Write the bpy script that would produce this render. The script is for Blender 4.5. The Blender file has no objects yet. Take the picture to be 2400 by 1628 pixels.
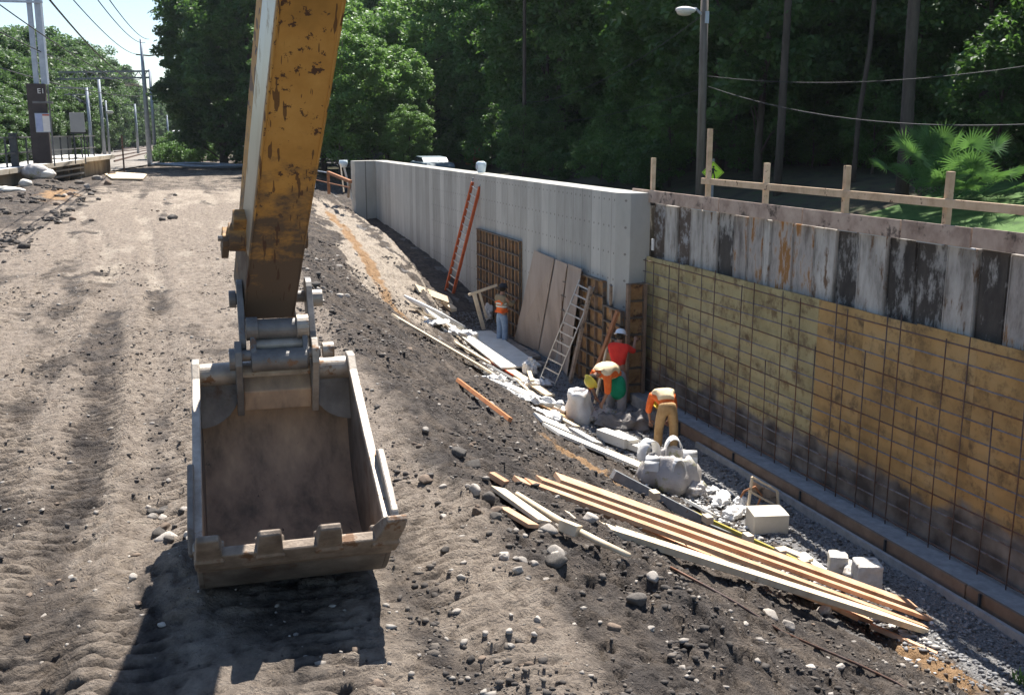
import bpy, bmesh, math, random
import numpy as np
from mathutils import Vector, Matrix, Euler
random.seed(7)
SC = bpy.context.scene
COL = SC.collection
R = math.radians
# ------------------------------------------------------------ camera, sky, sun, exposure
FPX, HC = 2400.0, 3.0
PITCH = math.atan((814 - 315) / FPX)
YAW = math.atan((1200 - 410) / FPX * math.cos(PITCH))
cam_d = bpy.data.cameras.new('camera'); cam = bpy.data.objects.new('camera', cam_d); COL.objects.link(cam)
cam_d.sensor_width = 36.0; cam_d.lens = 36.0; cam_d.clip_start = 0.05; cam_d.clip_end = 3000
cam.location = (0, 0, HC)
cam.rotation_euler = Euler((math.pi / 2 - PITCH, 0, -YAW), 'XYZ')
SC.camera = cam
SUN = Vector((0.30, 0.50, 1.0)).normalized()
elev = math.asin(SUN.z)
world = bpy.data.worlds.new("World"); SC.world = world; world.use_nodes = True
wn = world.node_tree; bg = wn.nodes['Background']
sky = wn.nodes.new('ShaderNodeTexSky'); sky.sky_type = 'NISHITA'; sky.sun_disc = False
sky.sun_elevation = elev; sky.sun_rotation = math.atan2(SUN.x, SUN.y)
sky.dust_density = 0.4; sky.ozone_density = 2.0; sky.air_density = 1.0; sky.altitude = 0
wn.links.new(sky.outputs[0], bg.inputs[0]); bg.inputs[1].default_value = 0.075
ld = bpy.data.lights.new('sun', 'SUN'); ld.energy = 5.0; ld.angle = R(0.5); ld.color = (1.0, 0.955, 0.89)
sun = bpy.data.objects.new('sun', ld); COL.objects.link(sun)
sun.rotation_euler = (-SUN).to_track_quat('-Z', 'Y').to_euler()
vs = SC.view_settings
vs.view_transform = 'Standard'; vs.look = 'None'; vs.gamma = 1.0; vs.use_curve_mapping = False
vs.exposure = 1.22
SC.render.engine = 'CYCLES'
try:
    SC.cycles.max_bounces = 8; SC.cycles.transparent_max_bounces = 16
except Exception: pass

# ------------------------------------------------------------ where photo points lie on real planes
_p, _t = PITCH, YAW
CR = Vector((math.cos(_t), -math.sin(_t), 0))
CF = Vector((math.sin(_t) * math.cos(_p), math.cos(_t) * math.cos(_p), -math.sin(_p)))
CU = CR.cross(CF)
CC = Vector((0, 0, HC))
def ray(x, y): return CF + CR * ((x - 1200) / FPX) - CU * ((y - 814) / FPX)
def atz(x, y, z): d = ray(x, y); return CC + d * ((z - HC) / d.z)
def atx(x, y, X): d = ray(x, y); return CC + d * (X / d.x)
def aty(x, y, Y): d = ray(x, y); return CC + d * (Y / d.y)
def atd(x, y, D): return CC + ray(x, y) * D

# ------------------------------------------------------------ noise (numpy)
_rng = np.random.RandomState(3)
_T = _rng.rand(256, 256)
def vnoise(x, y):
    xi = np.floor(x).astype(int); yi = np.floor(y).astype(int)
    fx = x - xi; fy = y - yi
    fx = fx * fx * (3 - 2 * fx); fy = fy * fy * (3 - 2 * fy)
    a = _T[xi & 255, yi & 255]; b = _T[(xi + 1) & 255, yi & 255]
    c = _T[xi & 255, (yi + 1) & 255]; d = _T[(xi + 1) & 255, (yi + 1) & 255]
    return (a * (1 - fx) + b * fx) * (1 - fy) + (c * (1 - fx) + d * fx) * fy
def fbm(x, y, o=4):
    s = 0.0; a = 1.0; t = 0.0
    for i in range(o):
        s = s + a * vnoise(x * 2 ** i + 17.3 * i, y * 2 ** i + 5.7 * i); t += a; a *= 0.5
    return s / t - 0.5
def sstep(a, b, x):
    t = np.clip((x - a) / (b - a), 0, 1); return t * t * (3 - 2 * t)

# ------------------------------------------------------------ tags
def tag(o, label=None, cat=None, group=None, kind=None):
    if label: o['label'] = label
    if cat: o['category'] = cat
    if group: o['group'] = group
    if kind: o['kind'] = kind
    return o
def empty(name, loc, label, cat, group=None, rz=0.0):
    o = bpy.data.objects.new(name, None); COL.objects.link(o); o.location = loc
    o.rotation_euler = (0, 0, rz); o.empty_display_size = 0.1
    tag(o, label, cat, group); return o
def copy_tree(o, parent=None):
    c = o.copy(); COL.objects.link(c)
    if parent is not None: c.parent = parent
    for ch in list(o.children): copy_tree(ch, c)
    return c

# ------------------------------------------------------------ mesh building
class MB:
    def __init__(s): s.v = []; s.f = []; s.m = []
    def add(s, vs, fs, mi=0):
        n = len(s.v); s.v += [tuple(v) for v in vs]
        s.f += [tuple(i + n for i in f) for f in fs]; s.m += [mi] * len(fs); return s
    def box(s, c, size, rot=None, mi=0):
        c = Vector(c); x, y, z = [d / 2 for d in size]
        P = [Vector((a, b, d)) for a in (-x, x) for b in (-y, y) for d in (-z, z)]
        if rot is not None: P = [rot @ p for p in P]
        F = [(0, 1, 3, 2), (4, 6, 7, 5), (0, 4, 5, 1), (2, 3, 7, 6), (0, 2, 6, 4), (1, 5, 7, 3)]
        return s.add([p + c for p in P], F, mi)
    def beam(s, p, q, w, h, up=(0, 0, 1), mi=0):
        p = Vector(p); q = Vector(q); d = (q - p); L = d.length; d.normalize()
        u = Vector(up); side = d.cross(u)
        if side.length < 1e-4: side = d.cross(Vector((1, 0, 0)))
        side.normalize(); u = side.cross(d)
        rot = Matrix((side, d, u)).transposed()
        return s.box((p + q) / 2, (w, L, h), rot, mi)
    def tube(s, pts, r, n=10, cap=True, mi=0):
        pts = [Vector(p) for p in pts]
        if not hasattr(r, '__len__'): r = [r] * len(pts)
        vs = []; fs = []; pu = None
        for i, p in enumerate(pts):
            d = (pts[min(i + 1, len(pts) - 1)] - pts[max(i - 1, 0)]).normalized()
            if pu is None:
                pu = d.cross(Vector((0, 0, 1)))
                if pu.length < 1e-3: pu = d.cross(Vector((0, 1, 0)))
            pu = (pu - d * pu.dot(d)).normalized(); w = d.cross(pu)
            for k in range(n):
                a = 2 * math.pi * k / n
                vs.append(p + (pu * math.cos(a) + w * math.sin(a)) * r[i])
        for i in range(len(pts) - 1):
            for k in range(n):
                k2 = (k + 1) % n
                fs.append((i * n + k, i * n + k2, (i + 1) * n + k2, (i + 1) * n + k))
        if cap:
            fs.append(tuple(range(n - 1, -1, -1))); fs.append(tuple((len(pts) - 1) * n + k for k in range(n)))
        return s.add(vs, fs, mi)
    def prism(s, poly, a, b, O, U, V, N, mi=0):
        """2-D outline poly (u,v) extruded along N from a to b."""
        O = Vector(O); U = Vector(U); V = Vector(V); N = Vector(N); n = len(poly)
        vs = [O + U * u + V * v + N * a for u, v in poly] + [O + U * u + V * v + N * b for u, v in poly]
        fs = [tuple(range(n - 1, -1, -1)), tuple(range(n, 2 * n))]
        fs += [(i, (i + 1) % n, n + (i + 1) % n, n + i) for i in range(n)]
        return s.add(vs, fs, mi)
    def build(s, name, mat, parent=None, smooth=False, bevel=0, sub=0, fix=False):
        me = bpy.data.meshes.new(name); me.from_pydata(s.v, [], s.f)
        mats = mat if isinstance(mat, (list, tuple)) else [mat]
        for m in mats: me.materials.append(m)
        if len(mats) > 1: me.polygons.foreach_set('material_index', s.m)
        bm = bmesh.new(); bm.from_mesh(me); bmesh.ops.recalc_face_normals(bm, faces=bm.faces); bm.to_mesh(me); bm.free()
        if smooth: me.polygons.foreach_set('use_smooth', [True] * len(me.polygons))
        me.update()
        o = bpy.data.objects.new(name, me); COL.objects.link(o)
        if parent is not None:
            o.parent = parent
            if not fix:   # shapes given in world coordinates: undo the parent's transform
                mw = Matrix.Translation(parent.location) @ parent.rotation_euler.to_matrix().to_4x4()
                me.transform(mw.inverted())
        if bevel:
            b = o.modifiers.new('bevel', 'BEVEL'); b.width = bevel; b.segments = 2; b.limit_method = 'ANGLE'; b.angle_limit = R(35)
        if sub:
            b = o.modifiers.new('sub', 'SUBSURF'); b.levels = sub; b.render_levels = sub
        return o
def recenter(o):
    """origin at the base centre of a top-level mesh"""
    me = o.data; n = len(me.vertices); a = np.empty(n * 3); me.vertices.foreach_get('co', a); a = a.reshape(-1, 3)
    c = Vector(((a[:, 0].min() + a[:, 0].max()) / 2, (a[:, 1].min() + a[:, 1].max()) / 2, a[:, 2].min()))
    me.transform(Matrix.Translation(-c)); o.location = o.location + c; return o
def thing(mb, name, mat, label, cat, group=None, **k):
    o = mb.build(name, mat, **k); recenter(o); return tag(o, label, cat, group)
def fastmesh(name, V, Fq, mats, mi=None, smooth=False):
    me = bpy.data.meshes.new(name); V = np.asarray(V, dtype=np.float32); Fq = np.asarray(Fq, dtype=np.int32)
    k = Fq.shape[1]
    me.vertices.add(len(V)); me.vertices.foreach_set('co', V.ravel())
    me.loops.add(Fq.size); me.loops.foreach_set('vertex_index', Fq.ravel())
    me.polygons.add(len(Fq)); me.polygons.foreach_set('loop_start', np.arange(0, Fq.size, k, dtype=np.int32))
    me.polygons.foreach_set('loop_total', np.full(len(Fq), k, dtype=np.int32))
    for m in mats: me.materials.append(m)
    if mi is not None: me.polygons.foreach_set('material_index', np.asarray(mi, dtype=np.int32))
    if smooth: me.polygons.foreach_set('use_smooth', np.ones(len(Fq), dtype=bool))
    me.update(calc_edges=True); me.validate(); return me

# ------------------------------------------------------------ materials
def M(name, cols, rough=0.8, scale=6.0, detail=6.0, metal=0.0, bump=0.15, bscale=None, stretch=(1, 1, 1), spec=0.3,
      spots=None, spot_scale=3.0, spot_lo=0.55, spot_hi=0.62, coord='Object', lo=0.3, hi=0.7, transl=None, rvar=0.0, bdist=0.01):
    m = bpy.data.materials.new(name); m.use_nodes = True; nt = m.node_tree; N = nt.nodes; L = nt.links
    b = N['Principled BSDF']; b.inputs['Roughness'].default_value = rough; b.inputs['Metallic'].default_value = metal
    b.inputs['Specular IOR Level'].default_value = spec
    tc = N.new('ShaderNodeTexCoord'); mp = N.new('ShaderNodeMapping'); mp.inputs['Scale'].default_value = stretch
    L.new(tc.outputs[coord], mp.inputs[0])
    oi = N.new('ShaderNodeObjectInfo')
    if coord == 'Object':
        ad = N.new('ShaderNodeVectorMath'); ad.operation = 'ADD'
        mu = N.new('ShaderNodeMath'); mu.operation = 'MULTIPLY'; mu.inputs[1].default_value = 37.0
        L.new(oi.outputs['Random'], mu.inputs[0]); L.new(mu.outputs[0], ad.inputs[1]); L.new(mp.outputs[0], ad.inputs[0]); vec = ad.outputs[0]
    else: vec = mp.outputs[0]
    ns = N.new('ShaderNodeTexNoise'); ns.inputs['Scale'].default_value = scale; ns.inputs['Detail'].default_value = detail
    ns.inputs['Roughness'].default_value = 0.65
    L.new(vec, ns.inputs['Vector'])
    cr = N.new('ShaderNodeValToRGB'); L.new(ns.outputs[0], cr.inputs[0])
    n = len(cols); el = cr.color_ramp.elements
    while len(el) < n: el.new(0.5)
    for i, c in enumerate(cols):
        el[i].position = lo + (hi - lo) * (i / max(1, n - 1)); el[i].color = (*c, 1)
    out = cr.outputs[0]
    if spots:
        n2 = N.new('ShaderNodeTexNoise'); n2.inputs['Scale'].default_value = spot_scale; n2.inputs['Detail'].default_value = 8; n2.inputs['Roughness'].default_value = 0.7
        L.new(vec, n2.inputs['Vector'])
        c2 = N.new('ShaderNodeValToRGB'); c2.color_ramp.elements[0].position = spot_lo; c2.color_ramp.elements[1].position = spot_hi
        L.new(n2.outputs[0], c2.inputs[0])
        mx = N.new('ShaderNodeMix'); mx.data_type = 'RGBA'; L.new(c2.outputs[0], mx.inputs[0]); L.new(out, mx.inputs[6]); mx.inputs[7].default_value = (*spots, 1)
        out = mx.outputs[2]
    if rvar:
        hs = N.new('ShaderNodeHueSaturation'); mr = N.new('ShaderNodeMapRange'); mr.inputs[3].default_value = 1 - rvar; mr.inputs[4].default_value = 1 + rvar
        L.new(oi.outputs['Random'], mr.inputs[0]); L.new(mr.outputs[0], hs.inputs['Value']); L.new(out, hs.inputs['Color']); out = hs.outputs[0]
    L.new(out, b.inputs['Base Color'])
    if bump:
        bn = N.new('ShaderNodeTexNoise'); bn.inputs['Scale'].default_value = bscale or scale * 4; bn.inputs['Detail'].default_value = 8; bn.inputs['Roughness'].default_value = 0.7
        L.new(vec, bn.inputs['Vector'])
        bp = N.new('ShaderNodeBump'); bp.inputs['Strength'].default_value = bump; bp.inputs['Distance'].default_value = bdist
        L.new(bn.outputs[0], bp.inputs['Height']); L.new(bp.outputs[0], b.inputs['Normal'])
    if transl:
        tr = N.new('ShaderNodeBsdfTranslucent'); tr.inputs[0].default_value = (*transl, 1)
        ms = N.new('ShaderNodeMixShader'); ms.inputs[0].default_value = 0.35
        L.new(b.outputs[0], ms.inputs[1]); L.new(tr.outputs[0], ms.inputs[2]); L.new(ms.outputs[0], N['Material Output'].inputs[0])
    return m
def g(v): return (v, v, v)
mt = {}
mt['fresh'] = M('fresh_lumber', [(.44, .235, .13), (.58, .35, .21), (.68, .46, .30)], .7, 3, stretch=(1, 1, 1), bump=.2, rvar=.12, spots=(.35, .17, .08), spot_scale=9, spot_lo=.68, spot_hi=.75)
mt['pale'] = M('pale_lumber', [(.52, .40, .26), (.66, .54, .38), (.74, .64, .48)], .75, 4, bump=.2, rvar=.12, spots=(.30, .22, .15), spot_scale=4, spot_lo=.62, spot_hi=.72)
mt['white_board'] = M('white_dusty_board', [(.62, .58, .50), (.78, .75, .68)], .8, 3, bump=.25, rvar=.08, spots=(.38, .32, .26), spot_scale=3, spot_lo=.62, spot_hi=.72)
mt['old_wood'] = M('weathered_wood', [(.17, .13, .10), (.27, .215, .17), (.34, .28, .22)], .85, 4, bump=.3, rvar=.15, spots=(.09, .07, .055), spot_scale=3)
mt['rail_wood'] = M('guard_rail_wood', [(.42, .29, .18), (.58, .42, .27), (.66, .50, .34)], .8, 4, bump=.25, rvar=.12, spots=(.17, .10, .06), spot_scale=6, spot_lo=.62)
mt['form_ply'] = M('form_plywood', [(.22, .11, .045), (.34, .19, .08), (.42, .26, .12)], .7, 5, bump=.15, rvar=.15, spots=(.10, .05, .03), spot_scale=4)
mt['form_steel'] = M('form_steel', [(.09, .075, .06), (.17, .14, .115)], .6, 8, metal=.4, bump=.2, spots=(.22, .12, .06), spot_scale=5)
mt['red_paint'] = M('faded_red_paint', [(.45, .05, .02), (.58, .10, .03)], .6, 8, spots=(.30, .14, .08), spot_scale=6)
mt['orange_rail'] = M('orange_fibreglass', [(.42, .085, .03), (.55, .13, .045)], .5, 6, spots=(.20, .05, .03), spot_scale=7, spot_lo=.6)
mt['alu'] = M('aluminium', [(.42, .42, .42), (.58, .58, .57)], .42, 10, metal=.7, spec=.5)
mt['steel_grey'] = M('grey_steel', [(.16, .17, .18), (.30, .31, .32)], .55, 6, metal=.4, spots=(.20, .12, .08), spot_scale=6, spot_lo=.6)
mt['rebar'] = M('rebar_steel', [(.09, .06, .05), (.18, .135, .12)], .6, 9, metal=.35, spots=(.16, .07, .035), spot_scale=3, spot_lo=.45, spot_hi=.6)
mt['white_bag'] = M('white_bag', [(.60, .58, .55), (.78, .77, .74)], .75, 5, bump=.5, bscale=9, bdist=.03)
mt['grey_bag'] = M('grey_bag', [(.36, .33, .31), (.56, .52, .49)], .7, 3, bump=.6, bscale=7, bdist=.04, spots=(.30, .29, .17), spot_scale=3)
mt['block'] = M('concrete_block', [(.46, .43, .38), (.64, .61, .56)], .9, 7, bump=.5, bdist=.01, spots=(.30, .26, .22), spot_scale=4)
mt['dark_steel'] = M('dark_painted_steel', [(.02, .025, .03), (.05, .055, .06)], .5, 8)
mt['galv'] = M('galvanised_steel', [(.30, .34, .40), (.44, .48, .54)], .5, 3, metal=.3)
mt['wire'] = M('wire', [g(.02), g(.04)], .6, 8, bump=0)
mt['black'] = M('black_rubber', [g(.01), g(.025)], .6, 8)
# ------------------------------------------------------------ the ground of the site
XW = 10.24        # face of the sheeting wall
def floor_z(Y):
    return np.interp(Y, [0, 30, 33, 38, 45, 54, 60, 64, 80], [-3.1, -3.1, -2.5, -1.95, -1.5, -1.1, -0.5, -0.1, 0.0])
def crest(Y): return np.interp(Y, [0, 6, 20, 40, 55, 70], [1.9, 2.1, 2.3, 3.4, 4.6, 5.4])
def foot(Y): return np.interp(Y, [0, 9, 17, 26, 34, 40, 55, 70], [8.5, 8.35, 7.9, 7.7, 8.2, 8.6, 8.8, 8.8])
def base_h(X, Y):
    c = crest(Y); f = foot(Y)
    t = np.clip((X - c) / (f - c), 0, 1)
    s = 0.55 * t + 0.45 * t * t * (3 - 2 * t)
    # far part: a bench, then a steep bank down to the foot
    k = sstep(22, 34, Y)
    s2 = 0.62 * t + 0.38 * sstep(0.80, 1.0, t)
    s = s * (1 - k) + s2 * k
    z = floor_z(Y) * s
    # dirt heap against the platform on the left, and a rise to the railway
    z = z + 0.20 * np.exp(-(((X + 7.2) / 2.1) ** 2 + ((Y - 49) / 9) ** 2)) + 0.22 * np.exp(-(((X + 6.3) / 1.9) ** 2 + ((Y - 58) / 9) ** 2))
    z = z + 0.42 * np.exp(-(((X + 6.9) / 1.0) ** 2 + ((Y - 60) / 4.5) ** 2))
    z = z + 0.08 * sstep(-6.0, -10, X) * sstep(8, 20, Y)
    # low mound of spoil near the camera at the crest, and the windrow beside the bucket
    z = z + 0.22 * np.exp(-(((X - 3.3) / .55) ** 2 + ((Y - 6.4) / .9) ** 2))
    z = z + 0.12 * np.exp(-(((X + .15) / .28) ** 2 + ((Y - 6.9) / .7) ** 2))
    z = z + 0.10 * np.exp(-(((X - c - .1) / .35) ** 2)) * sstep(6, 10, Y)
    return z
def ruts(X, Y):
    z = np.zeros_like(X)
    # curving wheel ruts running away to the left and straight ones beside the bucket
    for x0, k, w, dpt in ((-1.0, -.0022, .22, .06), (-1.75, -.0022, .2, .05), (-.35, -.001, .2, .07), (-3.0, -.004, .25, .06), (-3.8, -.004, .25, .05), (1.35, 0, .25, .05)):
        c = x0 + k * (Y - 8) ** 2 * np.sign(Y - 8)
        z -= .8 * dpt * np.exp(-((X - c) / w) ** 2) * (0.6 + 0.8 * vnoise(X * .5 + 3, Y * .3))
        z += .3 * dpt * np.exp(-((np.abs(X - c) - 1.6 * w) / (.5 * w)) ** 2) * vnoise(X * 2, Y * 1.1) * 2
    return z
def tread(X, Y):
    # cleat marks of crawler tracks: ridges across the direction of travel
    z = np.zeros_like(X)
    for x0, w, a, b, skew in ((-1.15, .34, 5, 22, .1), (-.15, .30, 7.3, 15, -.12), (.9, .45, 3, 8.5, .05), (1.75, .36, 3, 9.5, -.1), (-2.2, .34, 3, 28, .2), (-.8, .5, 3, 6.9, .0), (-3.4, .4, 6, 30, -.15), (-1.75, .3, 3, 12, -.05)):
        m = np.exp(-((X - x0 - .03 * (Y - 6)) / w) ** 4) * sstep(a, a + .5, Y) * (1 - sstep(b - 1, b, Y))
        ph = (Y + skew * X + .10 * fbm(X * 2, Y * 2, 3)) / .15
        z += m * (.060 if x0 < 0 else .034) * (sstep(-.85, -.1, np.sin(ph * 2 * math.pi)) - .75) * sstep(.22, .5, vnoise(X * 1.7 + x0 * 9, Y * 1.1)) * (.5 + vnoise(X * 9, Y * 5))
    return z
def rough_h(X, Y, det=True):
    c = crest(Y); f = foot(Y)
    sl = sstep(c - .5, c + .5, X)                       # on the slope
    fl = sstep(f - .3, f + .2, X)
    road = 1 - sl
    far = sstep(25, 60, Y)
    z = fbm(X * .35, Y * .25, 3) * .16 * road + ruts(X, Y) * road * (1 - far)
    z = z + tread(X, Y) * road
    z = z + (fbm(X * 1.3, Y * 1.0, 4) * .30 + fbm(X * 5, Y * 4.2, 5) * .11 + np.abs(fbm(X * 2.4 + 9, Y * 2.1, 5)) * -.16) * sl * (1 - .6 * fl)
    z = z + (fbm(X * 4, Y * 7, 5) * .045 + fbm(X * 14, Y * 15, 3) * .03) * road - np.clip(np.abs(fbm(X * 6, Y * 9 + 3, 4)) - .16, 0, 1) * .25 * road
    cl = fbm(X * 11 + 4, Y * 11, 3)
    z = z + (np.clip(cl - .05, 0, 1) * .16) * (.25 + .75 * sl) * (1 - .5 * fl)
    z = z + (np.abs(fbm(X * 3 + 40, Y * 3, 4)) * .12) * sstep(-4, -7, X) * sstep(12, 22, Y) * 2.2
    pt = fbm(X * 8.5 + 60, Y * 7.5, 4); z = z - .075 * sstep(.10, .24, pt) * sl * (1 - fl) - .035 * sstep(.13, .26, fbm(X * 7 + 20, Y * 11, 4)) * road
    e = np.exp(-(((X - 3.2) / .8) ** 2 + ((Y - 6.6) / 1.4) ** 2)) + .7 * np.exp(-(((X + .2) / .45) ** 2 + ((Y - 6.7) / .9) ** 2))
    z = z + e * fbm(X * 7, Y * 7, 4) * .16
    return z
def H(X, Y):
    X = np.asarray(X, float); Y = np.asarray(Y, float)
    return base_h(X, Y) + rough_h(X, Y)
def h1(x, y): return float(H(np.array([x]), np.array([y]))[0])
def hit(x, y, off=0.0, smooth=True):
    """where the sight line of a photo point meets the ground"""
    d = ray(x, y); s = np.arange(3.0, 160.0, .05)
    P = np.array(CC)[None, :] + s[:, None] * np.array(d)[None, :]
    zz = (base_h(P[:, 0], P[:, 1]) if smooth else H(P[:, 0], P[:, 1]))
    i = int(np.argmax(P[:, 2] < zz + off)); p = P[i]
    return Vector((p[0], p[1], p[2]))

xs = np.concatenate([-np.geomspace(120, 4.0, 110), np.arange(-3.97, -1.8, .034), np.arange(-1.78, 7.0, .024), np.arange(7.02, 10.16, .034), [10.3]])
ys = np.concatenate([np.arange(-3, 3, .25), np.geomspace(3, 150, 1150)])
GX, GY = np.meshgrid(xs, ys)
GZ = H(GX, GY)
nX, nY = len(xs), len(ys)
idx = np.arange(nX * nY).reshape(nY, nX)
Fq = np.stack([idx[:-1, :-1], idx[:-1, 1:], idx[1:, 1:], idx[1:, :-1]], -1).reshape(-1, 4)
# soil zones, stored per vertex: sand (R), grey-blue crushed stone (G), tan sand (B)
c_ = crest(GY); f_ = foot(GY)
n1 = fbm(GX * .5, GY * .18, 5); n2 = fbm(GX * 1.6 + 9, GY * .9, 5); n3 = fbm(GX * 4 + 30, GY * 2.0, 4)
slope = sstep(c_ - .4, c_ + .4, GX)
sand = sstep(17, 30, GY + n1 * 26 + n2 * 8) * (1 - slope) * sstep(-5.2, -3.3, GX + n2 * 3) * (1 - .55 * sstep(54, 66, GY + n1 * 40)) * np.clip(.92 + 1.3 * n2 + 1.6 * fbm(GX * 1.9 + 3, GY * .14, 4), 0, 1)
mid_ = (1 - slope) * (1 - .6 * sstep(40, 60, GY)) * sstep(-5.6, -4.4, GX + n2 * 2) * (.93 + .6 * n1 + 1.5 * n2 + 1.5 * fbm(GX * 2.2, GY * .35, 3) - 9.0 * np.clip(-ruts(GX, GY) - .0, -.02, .05))
t_ = (GX - c_) / (f_ - c_)
band = sstep(22, 29, GY) * (1 - sstep(50, 60, GY)) * sstep(.30, .45, t_ + n2 * .35) * (1 - sstep(.92, .99, t_)) * (1 - .75 * sstep(.68, .73, t_ + n2 * .3) * (1 - sstep(.78, .84, t_ + n2 * .2)))
sand = np.maximum(sand, band)
sand = np.maximum(sand, .9 * np.exp(-(((GX + 1.5) / .9) ** 2 + ((GY - 23.3) / 1.1) ** 2)) * (1 + 1.5 * n2))
sand = np.maximum(sand, .7 * sstep(-.5, .1, GX) * (1 - slope) * sstep(14, 17, GY + n2 * 6) * (1 - sstep(40, 46, GY)) )
sand = np.maximum(sand, .35 * (1 - slope) * sstep(.55, 1.0, GX) * (1 - sstep(9, 11, GY)) * sstep(-.1, .1, n2))
sand = np.maximum(sand, .45 * sstep(1.5, 0, np.abs(GX + .3)) * sstep(7.5, 8.5, GY) * (1 - sstep(12, 14, GY)) * sstep(-.12, .1, n3))
stone = sstep(f_ - .2, f_ + .45, GX + n2 * .9) * (1 - sstep(28, 33, GY))
stone = np.maximum(stone, .5 * sstep(.16, .22, n2 + n3 * .4) * slope * sstep(.35, .7, t_))
tan = .9 * np.exp(-(((GX + 5.3) / .9) ** 2 + ((GY - 53) / 5) ** 2)) + np.exp(-(((GX - 5.4) / .35) ** 2 + ((GY - 13.4) / 1.2) ** 2)) * 1.4
tan = tan + .9 * np.exp(-((t_ - .50) / .05) ** 2) * sstep(23, 26, GY) * (1 - sstep(45, 52, GY))
tan = tan + 1.2 * np.exp(-(((GX - 8.0) / .35) ** 2 + ((GY - 8.9) / .7) ** 2))
mid_ = mid_ - np.clip(-tread(GX, GY) - .008, 0, .03) * 34 * (1 - slope)  # groove darkness put into the soil colour as well as the relief
mid_ = np.clip(mid_, 0, 1)
tan = np.clip(tan * (1 + 1.6 * n3), 0, 1)
ballast = sstep(98, 112, GY + n1 * 10) * sstep(3, -1, GX)
gcol = np.stack([np.clip(sand, 0, 1), np.clip(stone, 0, 1), tan, mid_], -1).reshape(-1, 4).astype(np.float32)

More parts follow.
